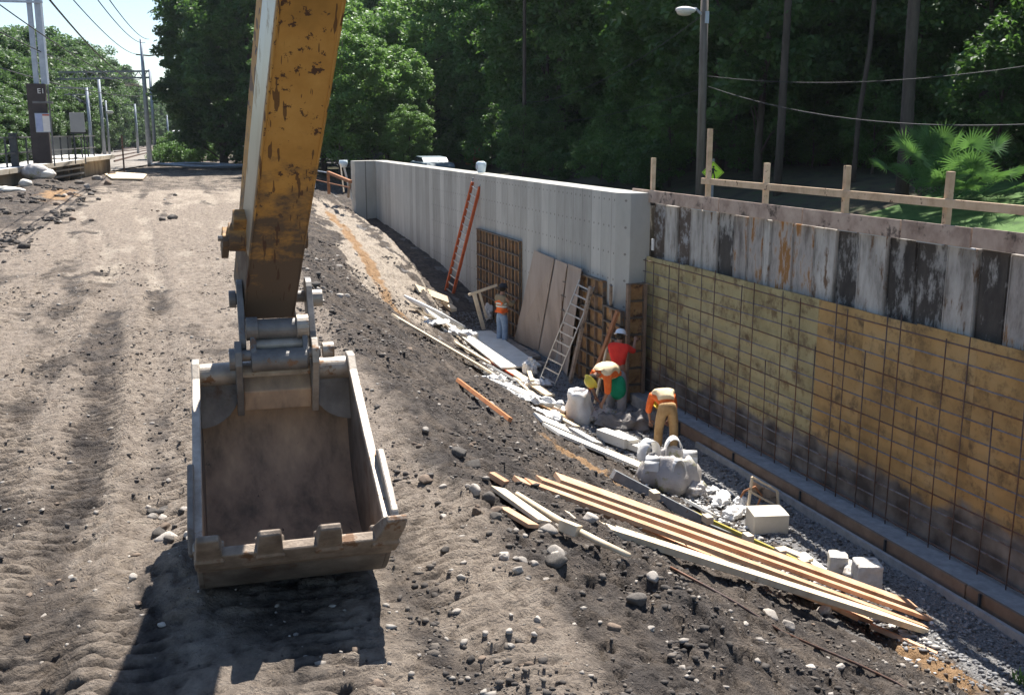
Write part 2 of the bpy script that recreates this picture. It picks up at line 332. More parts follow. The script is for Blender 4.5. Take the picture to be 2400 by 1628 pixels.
def ground_mat():
    m = bpy.data.materials.new('site_soil'); m.use_nodes = True; nt = m.node_tree; N = nt.nodes; L = nt.links
    b = N['Principled BSDF']; b.inputs['Roughness'].default_value = .95; b.inputs['Specular IOR Level'].default_value = .15
    tc = N.new('ShaderNodeTexCoord')
    at = N.new('ShaderNodeAttribute'); at.attribute_name = 'zones'
    sp = N.new('ShaderNodeSeparateColor'); L.new(at.outputs['Color'], sp.inputs[0])
    def noise(sc, det=8, st=(1, 1, 1), ro=.65):
        mp = N.new('ShaderNodeMapping'); mp.inputs['Scale'].default_value = st; L.new(tc.outputs['Object'], mp.inputs[0])
        n = N.new('ShaderNodeTexNoise'); n.inputs['Scale'].default_value = sc; n.inputs['Detail'].default_value = det; n.inputs['Roughness'].default_value = ro
        L.new(mp.outputs[0], n.inputs['Vector']); return n.outputs[0]
    def ramp(src, cols, lo, hi):
        c = N.new('ShaderNodeValToRGB'); el = c.color_ramp.elements
        while len(el) < len(cols): el.new(.5)
        for i, q in enumerate(cols): el[i].position = lo + (hi - lo) * i / (len(cols) - 1); el[i].color = (*q, 1)
        L.new(src, c.inputs[0]); return c.outputs[0]
    def mix(f, a, bb):
        x = N.new('ShaderNodeMix'); x.data_type = 'RGBA'
        if isinstance(f, float): x.inputs[0].default_value = f
        else: L.new(f, x.inputs[0])
        L.new(a, x.inputs[6]); L.new(bb, x.inputs[7]); return x.outputs[2]
    def sharpen(chan, nz, w=.22):
        a = N.new('ShaderNodeMath'); a.operation = 'ADD'; L.new(chan, a.inputs[0]); L.new(nz, a.inputs[1])
        r = N.new('ShaderNodeMapRange'); r.inputs[1].default_value = 1.0 - w; r.inputs[2].default_value = 1.0 + w
        r.interpolation_type = 'SMOOTHSTEP'; L.new(a.outputs[0], r.inputs[0]); return r.outputs[0]
    nA = noise(1.7); nB = noise(9, 10, (1, .6, 1)); nC = noise(40, 6)
    dark = ramp(nB, [(.034, .029, .026), (.078, .067, .060), (.135, .117, .103)], .3, .7)
    dark2 = ramp(nB, [(.085, .069, .057), (.20, .162, .13)], .3, .7)
    dark = mix(ramp(nA, [g(0), g(1)], .42, .62), dark, dark2)
    sandc = ramp(nB, [(.22, .182, .146), (.38, .32, .256), (.49, .416, .336)], .28, .68)
    stonec = ramp(nC, [(.10, .10, .105), (.30, .29, .28), (.42, .40, .38)], .35, .7)
    tanc = ramp(nB, [(.24, .145, .075), (.42, .27, .15)], .3, .7)
    nM = noise(2.6, 10, (1, .7, 1), .75)
    nM2 = noise(14, 8, (1, 1, 1), .7)
    col = mix(sharpen(sp.outputs[0], nM), dark, sandc)
    col = mix(sharpen(sp.outputs[1], nM2), col, stonec)
    col = mix(sharpen(sp.outputs[2], nM), col, tanc)
    # pale and dark pebbles too small to model
    vo = N.new('ShaderNodeTexVoronoi'); vo.inputs['Scale'].default_value = 17; L.new(tc.outputs['Object'], vo.inputs['Vector'])
    am = N.new('ShaderNodeMath'); am.operation = 'MULTIPLY'; am.inputs[1].default_value = 1.0; L.new(at.outputs['Alpha'], am.inputs[0])
    midc = ramp(nB, [(.155, .125, .10), (.28, .23, .185), (.37, .31, .25)], .3, .7)
    col = mix(sharpen(am.outputs[0], nM, .35), col, midc)
    r1 = ramp(vo.outputs['Distance'], [g(1), g(0)], .10, .16)
    sc = N.new('ShaderNodeSeparateColor'); L.new(vo.outputs['Color'], sc.inputs[0])
    r2 = ramp(sc.outputs[0], [g(0), g(1)], .80, .82)
    mm = N.new('ShaderNodeMath'); mm.operation = 'MULTIPLY'; L.new(r1, mm.inputs[0]); L.new(r2, mm.inputs[1])
    peb = ramp(sc.outputs[1], [(.10, .09, .08), (.38, .33, .28), (.5, .46, .40)], .2, .9)
    col = mix(mm.outputs[0], col, peb)
    L.new(col, b.inputs['Base Color'])
    bh = N.new('ShaderNodeMath'); bh.operation = 'ADD'
    nb2 = noise(20, 12, (1, 1, 1), .8)
    v2 = N.new('ShaderNodeTexVoronoi'); v2.inputs['Scale'].default_value = 26; v2.feature = 'F1'; v2.inputs['Randomness'].default_value = 1
    wq = N.new('ShaderNodeVectorMath'); wq.operation = 'ADD'; nq = N.new('ShaderNodeTexNoise'); nq.inputs['Scale'].default_value = 9; nq.inputs['Detail'].default_value = 5; L.new(tc.outputs['Object'], nq.inputs['Vector'])
    sq = N.new('ShaderNodeVectorMath'); sq.operation = 'SCALE'; sq.inputs['Scale'].default_value = .25; L.new(nq.outputs['Color'], sq.inputs[0]); L.new(tc.outputs['Object'], wq.inputs[0]); L.new(sq.outputs[0], wq.inputs[1]); L.new(wq.outputs[0], v2.inputs['Vector'])
    iv = N.new('ShaderNodeMath'); iv.operation = 'MULTIPLY_ADD'; iv.inputs[1].default_value = -.45; L.new(v2.outputs['Distance'], iv.inputs[0]); L.new(nb2, iv.inputs[2])
    L.new(iv.outputs[0], bh.inputs[0]); L.new(mm.outputs[0], bh.inputs[1])
    bp = N.new('ShaderNodeBump'); bp.inputs['Strength'].default_value = .9; bp.inputs['Distance'].default_value = .08
    L.new(bh.outputs[0], bp.inputs['Height']); L.new(bp.outputs[0], b.inputs['Normal'])
    return m
mt['soil'] = ground_mat()
gme = fastmesh('ground', np.stack([GX, GY, GZ], -1).reshape(-1, 3), Fq, [mt['soil']], smooth=True)
ca = gme.color_attributes.new('zones', 'FLOAT_COLOR', 'POINT'); ca.data.foreach_set('color', gcol.ravel())
go = bpy.data.objects.new('ground', gme); COL.objects.link(go); tag(go, kind='structure')

# land beyond and behind: one big sheet lower than the site, and the higher ground behind the wall
mt['grass'] = M('lawn', [(.035, .075, .018), (.07, .14, .03), (.10, .18, .05)], .9, 2.5, bump=.6, bdist=.05, bscale=30)
mt['litter'] = M('forest_floor', [(.03, .028, .018), (.07, .06, .035), (.05, .075, .025)], .95, 1.5, bump=.5, bdist=.05)
mt['asphalt'] = M('asphalt', [g(.045), g(.07)], .9, 12, bump=.3)
mt['ballast'] = M('ballast', [(.10, .09, .08), (.24, .215, .19), (.34, .31, .28)], .95, 9, bump=1.0, bdist=.05, bscale=14)
b = MB(); b.add([(-1500, -600, -.6), (10.0, -600, -.6), (10.0, -3, -.6), (-1500, -3, -.6)], [(0, 1, 2, 3)])
b.add([(-1500, -3, -.6), (-118, -3, -.6), (-118, 149, -.6), (-1500, 149, -.6)], [(0, 1, 2, 3)])
b.add([(-1500, 149, -.02), (1500, 149, -.02), (1500, 2200, -.02), (-1500, 2200, -.02)], [(0, 1, 2, 3)])
tag(b.build('far_land', mt['litter']), kind='structure')
b = MB()
ux = [10.55, 12.2, 12.8]; 
b.add([(10.62, -60, .42), (18.2, -60, .45), (18.2, 600, .45), (10.62, 600, .42)], [(0, 1, 2, 3)])
b.add([(10.62, -60, .42), (10.62, 600, .42), (10.62, 600, -3), (10.62, -60, -3)], [(0, 1, 2, 3)])
tag(b.build('verge', mt['litter']), kind='structure')
b = MB(); b.add([(12.4, -60, .455), (17.6, -60, .465), (17.6, 600, .465), (12.4, 600, .455)], [(0, 1, 2, 3)])
for x in (12.3, 17.72): b.box((x, 270, .46), (.14, 660, .24))
b.build('street', mt['asphalt']); tag(bpy.data.objects['street'], kind='structure')
def ground_right(x, y):
    return .45 + 1.0 * sstep(18.2, 24, np.asarray(x, float)) + .02 * (np.asarray(x, float) - 18.2)
xs2 = np.linspace(18.2, 140, 90); ys2 = np.linspace(-60, 600, 200)
AX, AY = np.meshgrid(xs2, ys2); AZ = ground_right(AX, AY)
i2 = np.arange(AX.size).reshape(AX.shape); F2 = np.stack([i2[:-1, :-1], i2[:-1, 1:], i2[1:, 1:], i2[1:, :-1]], -1).reshape(-1, 4)
cen = np.stack([AX, AY], -1)[:-1, :-1].reshape(-1, 2)
lawn = ((cen[:, 0] > 18) & (cen[:, 0] < 34) & (cen[:, 1] < 26)).astype(int)
me = fastmesh('woodland_ground', np.stack([AX, AY, AZ], -1).reshape(-1, 3), F2, [mt['litter'], mt['grass']], mi=lawn, smooth=True)
o = bpy.data.objects.new('woodland_ground', me); COL.objects.link(o); tag(o, kind='structure')

# ------------------------------------------------------------ concrete retaining wall
def concrete_mat(name, a, bcol, panel=.61):
    m = bpy.data.materials.new(name); m.use_nodes = True; nt = m.node_tree; N = nt.nodes; L = nt.links
    b = N['Principled BSDF']; b.inputs['Roughness'].default_value = .88; b.inputs['Specular IOR Level'].default_value = .2
    ge = N.new('ShaderNodeNewGeometry')
    sx = N.new('ShaderNodeSeparateXYZ'); L.new(ge.outputs['Position'], sx.inputs[0])
    def ma(op, x, y=None, z=None):
        n = N.new('ShaderNodeMath'); n.operation = op
        for i, q in enumerate((x, y, z)):
            if q is None: continue
            if isinstance(q, (int, float)): n.inputs[i].default_value = q
            else: L.new(q, n.inputs[i])
        return n.outputs[0]
    u = ma('DIVIDE', ma('ADD', sx.outputs[1], ma('MULTIPLY', sx.outputs[0], .0)), panel)
    wn_ = N.new('ShaderNodeTexWhiteNoise'); wn_.noise_dimensions = '1D'; L.new(ma('FLOOR', u), wn_.inputs['W'])
    no = N.new('ShaderNodeTexNoise'); no.inputs['Scale'].default_value = 1.1; no.inputs['Detail'].default_value = 9; no.inputs['Roughness'].default_value = .7
    mp = N.new('ShaderNodeMapping'); mp.inputs['Scale'].default_value = (1, 1.6, .6); L.new(ge.outputs['Position'], mp.inputs[0]); L.new(mp.outputs[0], no.inputs['Vector'])
    f = ma('ADD', ma('MULTIPLY', wn_.outputs['Value'], .40), ma('MULTIPLY', no.outputs[0], .75))
    cr = N.new('ShaderNodeValToRGB'); cr.color_ramp.elements[0].position = .2; cr.color_ramp.elements[1].position = 1.0
    cr.color_ramp.elements[0].color = (*a, 1); cr.color_ramp.elements[1].color = (*bcol, 1); L.new(f, cr.inputs[0])
    # joints and tie holes
    fr = ma('FRACT', u); j = ma('LESS_THAN', fr, .025)
    fy = ma('SUBTRACT', ma('FRACT', ma('DIVIDE', sx.outputs[1], panel / 2)), .5); fz = ma('SUBTRACT', ma('FRACT', ma('DIVIDE', sx.outputs[2], .61)), .5)
    d = ma('SQRT', ma('ADD', ma('POWER', ma('MULTIPLY', fy, .5), 2), ma('POWER', fz, 2)))
    hole = ma('MULTIPLY', ma('LESS_THAN', d, .045), ma('LESS_THAN', sx.outputs[1], 40.0))
    dk = ma('MAXIMUM', ma('MULTIPLY', j, .65), ma('MULTIPLY', hole, .65))
    mx = N.new('ShaderNodeMix'); mx.data_type = 'RGBA'; L.new(dk, mx.inputs[0]); L.new(cr.outputs[0], mx.inputs[6]); mx.inputs[7].default_value = (.10, .09, .08, 1)
    L.new(mx.outputs[2], b.inputs['Base Color'])
    n2 = N.new('ShaderNodeTexNoise'); n2.inputs['Scale'].default_value = 18; n2.inputs['Detail'].default_value = 8; L.new(ge.outputs['Position'], n2.inputs['Vector'])
    bp = N.new('ShaderNodeBump'); bp.inputs['Strength'].default_value = .25; bp.inputs['Distance'].default_value = .01
    L.new(ma('SUBTRACT', n2.outputs[0], ma('MULTIPLY', dk, 1.5)), bp.inputs['Height']); L.new(bp.outputs[0], b.inputs['Normal'])
    return m
mt['concrete'] = concrete_mat('board_marked_concrete', (.27, .258, .228), (.56, .54, .485))
mt['footing'] = M('footing_concrete', [(.22, .22, .22), (.36, .36, .355)], .9, 5, bump=.4)
XC = 9.5
Yend = 52.0
b = MB()
poly = [(XC + .22, 21.4), (XC, 21.72), (XC, Yend), (8.42, Yend - .3), (8.32, Yend + .3), (XC - .1, Yend + .8), (XC + .72, Yend + .8), (XC + .72, 21.4)]
b.prism(poly, -4.2, 1.70, (0, 0, 0), (1, 0, 0), (0, 1, 0), (0, 0, 1))
w = thing(b, 'concrete_wall', mt['concrete'], 'long grey concrete retaining wall with board marks and angled far end', 'concrete wall', bevel=.012)
# ------------------------------------------------------------ sheet pile wall with timber cap
pl_light = M('pile_light', [(.16, .145, .125), (.38, .355, .32), (.52, .49, .44)], .85, 2.2, stretch=(1, 1.6, .5), bump=.5, spots=(.14, .085, .05), spot_scale=2.8, spot_lo=.55, spot_hi=.63, rvar=.12, coord='Object')
pl_rust = M('pile_rust', [(.13, .11, .095), (.33, .30, .27), (.48, .45, .41)], .85, 2.4, stretch=(1, 1.6, .5), bump=.5, spots=(.26, .125, .04), spot_scale=2.4, spot_lo=.52, spot_hi=.60, rvar=.1)
pl_dark = M('pile_dark', [(.022, .019, .017), (.075, .065, .056)], .8, 3, stretch=(1, 1, .5), bump=.35, spots=(.30, .29, .27), spot_scale=2.6, spot_lo=.50, spot_hi=.60, rvar=.2)
pl_brown = M('pile_brown', [(.06, .045, .035), (.13, .10, .08)], .85, 3, bump=.35, spots=(.30, .30, .30), spot_scale=3.0, spot_lo=.50, spot_hi=.60)
spw = empty('sheet_pile_wall', (XW, 14, -3.1), 'weathered sheet pile wall of grey and black upright panels above the yellow sheeting', 'sheet pile wall')
seg = [(1530, 'B'), (1558, 'L'), (1587, 'B'), (1618, 'L'), (1647, 'L'), (1682, 'D'), (1718, 'R'), (1752, 'R'), (1790, 'L'), (1807, 'R'), (1860, 'R'), (1910, 'L'), (1963, 'D'), (2015, 'L'), (2084, 'D'), (2150, 'D'), (2224, 'L'), (2300, 'D'), (2372, 'R'), (2450, 'D'), (2540, 'L'), (2640, 'D'), (2750, 'L'), (2900, 'D')]
Ys = [atx(x, 520, XW).y for x, _ in seg]
mm_ = {'L': pl_light, 'R': pl_rust, 'D': pl_dark, 'B': pl_brown}
for i in range(len(seg) - 1):
    y1, y0 = Ys[i] - .012, Ys[i + 1] + .012; k = seg[i][1]
    dx = {'L': 0, 'R': .008 if i % 2 else .016, 'D': .03, 'B': .03}[k]
    b = MB(); t = (y1 - y0)
    b.box((XW + dx + .06, (y0 + y1) / 2, -.80), (.10, t, 4.55 + random.uniform(-.02, .02)))
    # rolled lips at the panel edges
    for yy in (y0 + .02, y1 - .02): b.box((XW + dx + .004, yy, -.80), (.012, .022, 4.5))
    b.build('pile_panel', mm_[k], spw, bevel=.006)
b = MB(); b.box((XW + .32, 8, -1.2), (.1, 31.0, 5.3)); b.build('backing', pl_dark, spw)
# pale lips along the pile tops, sun on their edges put into the grey
for i in range(2, len(seg) - 1, 1):
    if seg[i][1] in 'LD' and i % 3 != 2:
        b = MB(); b.beam((XW - .015, Ys[i] - .05, 1.475), (XW - .015, Ys[i + 1] + .05, 1.475), .03, .02); b.build('top_lip', mt['galv'], spw)
tr = empty('timber_guard_rail', (XW + .1, 14, 1.6), 'bare timber guard rail with upright posts and one long rail above the sheet piles', 'guard rail')
caps = [(22.3, 18.2), (18.17, 15.3), (15.27, 12.75), (12.72, 11.3), (11.27, 8.0), (7.97, 5.5)]
mt['cap'] = M('cap_board', [(.24, .17, .13), (.38, .285, .225), (.47, .37, .29)], .85, 3, bump=.3, rvar=.1, spots=(.10, .075, .06), spot_scale=2.5)
for i, (a, c) in enumerate(caps):
    b = MB(); z = 1.63 + random.uniform(-.012, .012)
    b.beam((XW - .06, a, z), (XW - .06, c, z), .045, .27); b.build('toe_board', mt['cap'], tr, bevel=.004)
for x, yt in ((1532, 370), (1665, 302), (1798, 382), (1987, 388), (2227, 402)):
    P = atx(x, yt, XW + .06); b = MB(); b.beam((P.x, P.y, 1.5), (P.x, P.y + random.uniform(-.02, .02), P.z), .09, .09, up=(0, 1, 0)); b.build('post', mt['rail_wood'], tr, bevel=.004)
P = atx(1645, 424, XW - .02); Q = atx(2050, 457, XW - .02); Q2 = atx(2420, 495, XW - .02)
b = MB(); b.beam(P, Q2 + (Q2 - P) * .6, .045, .12); b.build('rail', mt['rail_wood'], tr, bevel=.004)

# ------------------------------------------------------------ yellow sheeting with rebar mat
def sheeting_mat(name, c1, c2, c3):
    m = M(name, [c1, c2, c3], .8, 1.1, bump=.2, spots=(.15, .095, .045), spot_scale=2.9, spot_lo=.50, spot_hi=.66, coord='Object', lo=.3, hi=.7, rvar=.045)
    nt = m.node_tree; N = nt.nodes; L = nt.links; b = N['Principled BSDF']
    old = b.inputs['Base Color'].links[0].from_socket
    ge = N.new('ShaderNodeNewGeometry'); sx = N.new('ShaderNodeSeparateXYZ'); L.new(ge.outputs['Position'], sx.inputs[0])
    no = N.new('ShaderNodeTexNoise'); no.inputs['Scale'].default_value = 1.4; no.inputs['Detail'].default_value = 8; L.new(ge.outputs['Position'], no.inputs['Vector'])
    a = N.new('ShaderNodeMath'); a.operation = 'MULTIPLY_ADD'; L.new(no.outputs[0], a.inputs[0]); a.inputs[1].default_value = 1.1; L.new(sx.outputs[2], a.inputs[2])
    r = N.new('ShaderNodeMapRange'); r.inputs[1].default_value = -1.72; r.inputs[2].default_value = -1.55; r.inputs[3].default_value = 1; r.inputs[4].default_value = 0
    L.new(a.outputs[0], r.inputs[0])
    n2 = N.new('ShaderNodeTexNoise'); n2.inputs['Scale'].default_value = 2.2; n2.inputs['Detail'].default_value = 9; L.new(ge.outputs['Position'], n2.inputs['Vector'])
    c = N.new('ShaderNodeValToRGB'); c.color_ramp.elements[0].color = (.07, .055, .045, 1); c.color_ramp.elements[1].color = (.24, .21, .18, 1); c.color_ramp.elements[0].position = .35; c.color_ramp.elements[1].position = .68
    L.new(n2.outputs[0], c.inputs[0])
    mx = N.new('ShaderNodeMix'); mx.data_type = 'RGBA'; L.new(r.outputs[0], mx.inputs[0]); L.new(old, mx.inputs[6]); L.new(c.outputs[0], mx.inputs[7]); L.new(mx.outputs[2], b.inputs['Base Color'])
    return m
sh1 = sheeting_mat('yellow_sheeting', (.27, .215, .10), (.39, .315, .155), (.45, .375, .21))
sh2 = sheeting_mat('amber_sheeting', (.27, .16, .06), (.42, .255, .095), (.47, .31, .14))
ys = empty('yellow_sheeting', (XW - .1, 14, -3.1), 'stained yellow board sheeting lining the trench behind the steel mesh', 'sheeting')
y = 21.95; n_ = 0
while y > 5:
    b = MB(); ztop = .28 + random.uniform(-.02, .02)
    b.box((XW - .075, y - .61, (ztop - 3.15) / 2), (.03, 1.219, ztop + 3.15))
    b.build('sheet', sh1 if y > 15.5 else sh2, ys); y -= 1.22; n_ += 1
rm = empty('rebar_mat', (XW - .2, 14, -3.1), 'steel reinforcing mesh of thin crossing bars standing in front of the yellow sheeting', 'rebar mesh')
mt['rebar_grey'] = M('bright_rebar', [(.13, .12, .125), (.27, .255, .26)], .55, 9, metal=.3, spots=(.14, .07, .04), spot_scale=2.2, spot_lo=.5, spot_hi=.64)
k = 0; z = .17
while z > -3.05:
    yl = 22.5 + random.uniform(-.15, .25); pts = [(XW - .17 + .012 * math.sin(i * 1.3 + k), yl - i * 1.75, z + .012 * math.sin(i * .9 + k * 2)) for i in range(11)]
    b = MB(); b.tube(pts, .0125, 6); b.build('horizontal_bar', mt['rebar_grey'] if k % 3 else mt['rebar'], rm, smooth=True); z -= .247; k += 1
yv = 22.32; k = 0
while yv > 5.5:
    zt = .30 + random.uniform(-.1, .1); zb = -3.08
    if k < 3: zt = .42
    if k % 3 == 1 and k > 4: zt = random.uniform(-1.6, 0)
    b = MB(); b.tube([(XW - .20, yv, zb), (XW - .20 + random.uniform(-.01, .01), yv + random.uniform(-.03, .03), (zt + zb) / 2), (XW - .20, yv + random.uniform(-.02, .02), zt)], .0095, 6)
    b.build('vertical_bar', mt['rebar'] if k > 3 else mt['rebar_grey'], rm, smooth=True)
    yv -= (.20 if k < 4 else random.choice((.30, .45, .52))); k += 1
# footing strip with its timber kickers
ft = empty('footing_form', (9.7, 14, -3.1), 'narrow grey footing strip edged with brown timber boards at the foot of the sheeting', 'footing form')
b = MB(); b.box((9.93, 13.5, -3.02), (.52, 17.4, .30)); b.build('footing', mt['footing'], ft, bevel=.01)
mt['kicker'] = M('kicker_board', [(.16, .105, .07), (.26, .18, .125)], .85, 3, bump=.3, rvar=.15)
for a, c in ((19.9, 17.1), (17.08, 13.6), (13.58, 10.2), (10.18, 7.6), (7.58, 5)):
    b = MB(); b.beam((9.63, a, -2.96), (9.63 + random.uniform(-.01, .01), c, -2.96), .05, .24); b.build('kicker', mt['kicker'], ft, bevel=.004)
b = MB(); b.beam((9.50, 17.5, -3.06), (9.47, 5, -3.06), .06, .16); b.build('outer_board', mt['footing'], ft, bevel=.004)
for yy in (18.4, 16.2, 14.0, 11.8, 9.9, 8.1):
    b = MB(); b.beam((9.57, yy, -3.15), (9.57, yy, -2.83), .03, .03, up=(0, 1, 0)); b.build('stake', mt['dark_steel'], ft)
# gap flashing: steel strap and white tag where the two walls meet
b = MB(); b.tube([atx(1529, 470, XW - .02), atx(1530, 480, XW - .03)], .055, 10); thing(b, 'rope_ball', mt['black'], 'small black ball hanging on a rope where concrete wall meets the sheet piles', 'ball', smooth=True)
P = atx(1530, 573, XW - .1); b = MB(); b.box((P.x, P.y, P.z), (.03, .10, .26)); thing(b, 'white_marker', mt['white_bag'], 'upright white marker strip on the sheet piles above the mesh corner', 'marker', bevel=.004)

# ------------------------------------------------------------ formwork panels against the concrete wall
def form_panel(name, label, X, Y0, Y1, z0, z1, rows, cols, group='plywood forms against the concrete wall', mats=None, d=.10):
    e = empty(name, (X, (Y0 + Y1) / 2, z0), label, 'form panel', group)
    b = MB(); b.box((X - .01, (Y0 + Y1) / 2, (z0 + z1) / 2), (.02, Y1 - Y0, z1 - z0)); b.build('plywood_face', mt['form_ply'], e)
    mf = mats or mt['form_steel']
    for i in range(rows + 1):
        z = z0 + (z1 - z0) * i / rows; b = MB(); b.box((X - .02 - d / 2, (Y0 + Y1) / 2, z), (d, Y1 - Y0 + .03, .035)); b.build('rib', mf, e, bevel=.003)
    for i in range(cols + 1):
        y = Y0 + (Y1 - Y0) * i / cols; b = MB(); b.box((X - .018 - d * .4, y, (z0 + z1) / 2), (d * .8, .03, z1 - z0 - .04)); b.build('stud', mt['kicker'] if i % 2 else mf, e, bevel=.003)
    return e
form_panel('form_panel', 'tall brown form panel with steel ribs behind the worker in the orange vest', XC - .01, 28.5, 33.0, -3.05, -.08, 7, 13)
A = form_panel('form_panel', 'narrow brown form panel between the leaning boards and the stepped forms', XC - .01, 23.65, 24.9, -3.05, -.36, 7, 3)
A = form_panel('form_panel', 'wide brown form panel left of the wall corner, behind the red shirted worker', XC - .01, 22.15, 23.6, -3.05, -.40, 7, 3)
A = form_panel('form_panel', 'lower brown form panel next to the wall corner', XC - .01, 21.1, 22.1, -3.05, -.95, 6, 2)
# the form across the wall's end
e = empty('form_panel', (9.85, 21.05, -3.05), 'brown form panel closing the end of the concrete wall beside the mesh', 'form panel', 'plywood forms against the concrete wall')
zt = atx(1485, 672, 9.5).z
b = MB(); b.box((9.74, 21.10, (zt - 3.05) / 2), (.44, .02, zt + 3.05)); b.build('plywood_face', mt['form_ply'], e)
for i in range(8):
    b = MB(); z = -3.05 + (zt + 3.05) * i / 7; b.box((9.74, 21.04, z), (.47, .10, .035)); b.build('rib', mt['form_steel'], e, bevel=.003)
for x in (9.54, 9.95):
    b = MB(); b.box((x, 21.02, (zt - 3.05) / 2), (.07, .12, zt + 3.05)); b.build('stud', mt['kicker'], e, bevel=.004)
# big plywood boards leaning on the wall
lw = []
mt['plywood'] = M('weathered_plywood', [(.25, .20, .16), (.35, .28, .225), (.40, .33, .27)], .85, 1.5, stretch=(1, 1, .35), bump=.2, rvar=.10, spots=(.15, .10, .07), spot_scale=2.4, spot_lo=.6, spot_hi=.75)
def ly(x, y, X): return atx(x, y, X)
quads = [((1253, 586), (1300, 606), (1206, 798), (1262, 822)), ((1303, 608), (1330, 618), (1264, 826), (1303, 845)), ((1333, 618), (1364, 630), (1306, 846), (1330, 880))]
labs = ['widest weathered plywood board leaning on the concrete wall, leftmost of three', 'middle weathered plywood board leaning on the concrete wall between two others', 'narrow weathered plywood board leaning on the wall just behind the aluminium ladder']
for i, (tl, tr_, bl, br) in enumerate(quads):
    TL = ly(*tl, 9.40 - .03 * i); TR = ly(*tr_, 9.40 - .03 * i); BL = atz(*bl, -3.05); BR = atz(*br, -3.05)
    n = (TR - TL).cross(BL - TL).normalized() * .018
    if n.x > 0: n = -n
    b = MB(); vs = [TL, TR, BR, BL]; b.add(vs + [v + n for v in vs], [(0, 1, 2, 3), (7, 6, 5, 4), (0, 4, 5, 1), (1, 5, 6, 2), (2, 6, 7, 3), (3, 7, 4, 0)])
    thing(b, 'leaning_board', mt['plywood'], labs[i], 'plywood board', 'plywood boards leaning on the concrete wall', bevel=.003)
# ------------------------------------------------------------ ladders
def ladder(name, label, foot, top, width, n, mr, mg, wv=(0, 1, 0), rw=.03, rd=.08):
    foot = Vector(foot); top = Vector(top); e = empty(name, foot, label, 'ladder')
    ax = (top - foot).normalized(); wv = Vector(wv); wv = (wv - ax * wv.dot(ax)).normalized()
    up = ax.cross(wv)
    for s in (-1, 1):
        b = MB(); b.beam(foot + wv * s * width / 2, top + wv * s * width / 2, rd, rw, up=wv); b.build('side_rail', mr, e, bevel=.004)
        b = MB(); p = foot + wv * s * width / 2; b.beam(p - ax * .05, p + ax * .06, rd + .02, rw + .02, up=wv); b.build('ladder_foot', mt['black'], e)
    L = (top - foot).length
    for i in range(n):
        c = foot + ax * (L * (i + .5) / n); b = MB(); b.beam(c - wv * width / 2, c + wv * width / 2, .045, .03, up=ax); b.build('rung', mg, e)
    return e, ax, wv
e, ax, wv = ladder('extension_ladder', 'tall orange extension ladder leaning against the concrete wall', atz(1052, 690, -2.45), atx(1116, 432, XC - .08), .44, 15, mt['orange_rail'], mt['alu'], (-.35, .9, 0), .05, .11)
P = atx(1116, 432, XC - .08)
for s in (-1, 1):
    b = MB(); b.tube([P + wv * s * .2, P + wv * s * .26 + ax * .12, P + wv * s * .3 + ax * .1 + Vector((.05, 0, 0))], .02, 6); b.build('standoff_hook', mt['steel_grey'], e)
ladder('step_ladder', 'aluminium ladder leaning between the plywood boards and the form panels', atz(1281, 900, -3.08), atx(1376, 664, 9.25), .42, 11, mt['alu'], mt['alu'], (-.7, .7, 0), .025, .05)
# ------------------------------------------------------------ excavator arm with its bucket
def worn_paint():
    m = M('worn_yellow_paint', [(.33, .165, .035), (.45, .225, .05), (.54, .29, .075)], .62, 2.2, bump=.12, bscale=25, spec=.35,
          spots=(.075, .035, .02), spot_scale=7.5, spot_lo=.585, spot_hi=.605, stretch=(1, 1, 1))
    nt = m.node_tree; N = nt.nodes; L = nt.links; b = N['Principled BSDF']; old = b.inputs['Base Color'].links[0].from_socket
    ge = N.new('ShaderNodeNewGeometry'); sx = N.new('ShaderNodeSeparateXYZ'); L.new(ge.outputs['Position'], sx.inputs[0])
    def noise(sc, st=(1, 1, 1)):
        mp = N.new('ShaderNodeMapping'); mp.inputs['Scale'].default_value = st; L.new(ge.outputs['Position'], mp.inputs[0])
        no = N.new('ShaderNodeTexNoise'); no.inputs['Scale'].default_value = sc; no.inputs['Detail'].default_value = 10; no.inputs['Roughness'].default_value = .7
        L.new(mp.outputs[0], no.inputs['Vector']); return no.outputs[0]
    a = N.new('ShaderNodeMath'); a.operation = 'MULTIPLY_ADD'; L.new(noise(3.6, (1, 1, 2.0)), a.inputs[0]); a.inputs[1].default_value = -2.8; L.new(sx.outputs[2], a.inputs[2])
    r = N.new('ShaderNodeMapRange'); r.inputs[1].default_value = .75; r.inputs[2].default_value = 1.35; r.inputs[3].default_value = 1; r.inputs[4].default_value = 0; L.new(a.outputs[0], r.inputs[0])
    mx = N.new('ShaderNodeMix'); mx.data_type = 'RGBA'; L.new(r.outputs[0], mx.inputs[0]); L.new(old, mx.inputs[6]); mx.inputs[7].default_value = (.10, .068, .045, 1)
    # long scratches
    wv = N.new('ShaderNodeTexNoise'); wv.inputs['Scale'].default_value = 5; wv.inputs['Detail'].default_value = 2
    mp = N.new('ShaderNodeMapping'); mp.inputs['Rotation'].default_value = (.2, .5, .3); mp.inputs['Scale'].default_value = (5, 1, .8); L.new(ge.outputs['Position'], mp.inputs[0]); L.new(mp.outputs[0], wv.inputs['Vector'])
    c = N.new('ShaderNodeValToRGB'); e = c.color_ramp.elements; e[0].position = .632; e[0].color = (0, 0, 0, 1); e[1].position = .645; e[1].color = (.8, .8, .8, 1); L.new(wv.outputs[0], c.inputs[0])
    m2 = N.new('ShaderNodeMix'); m2.data_type = 'RGBA'; L.new(c.outputs[0], m2.inputs[0]); L.new(mx.outputs[2], m2.inputs[6]); m2.inputs[7].default_value = (.06, .025, .015, 1)
    L.new(m2.outputs[2], b.inputs['Base Color'])
    return m
mt['paint'] = worn_paint()
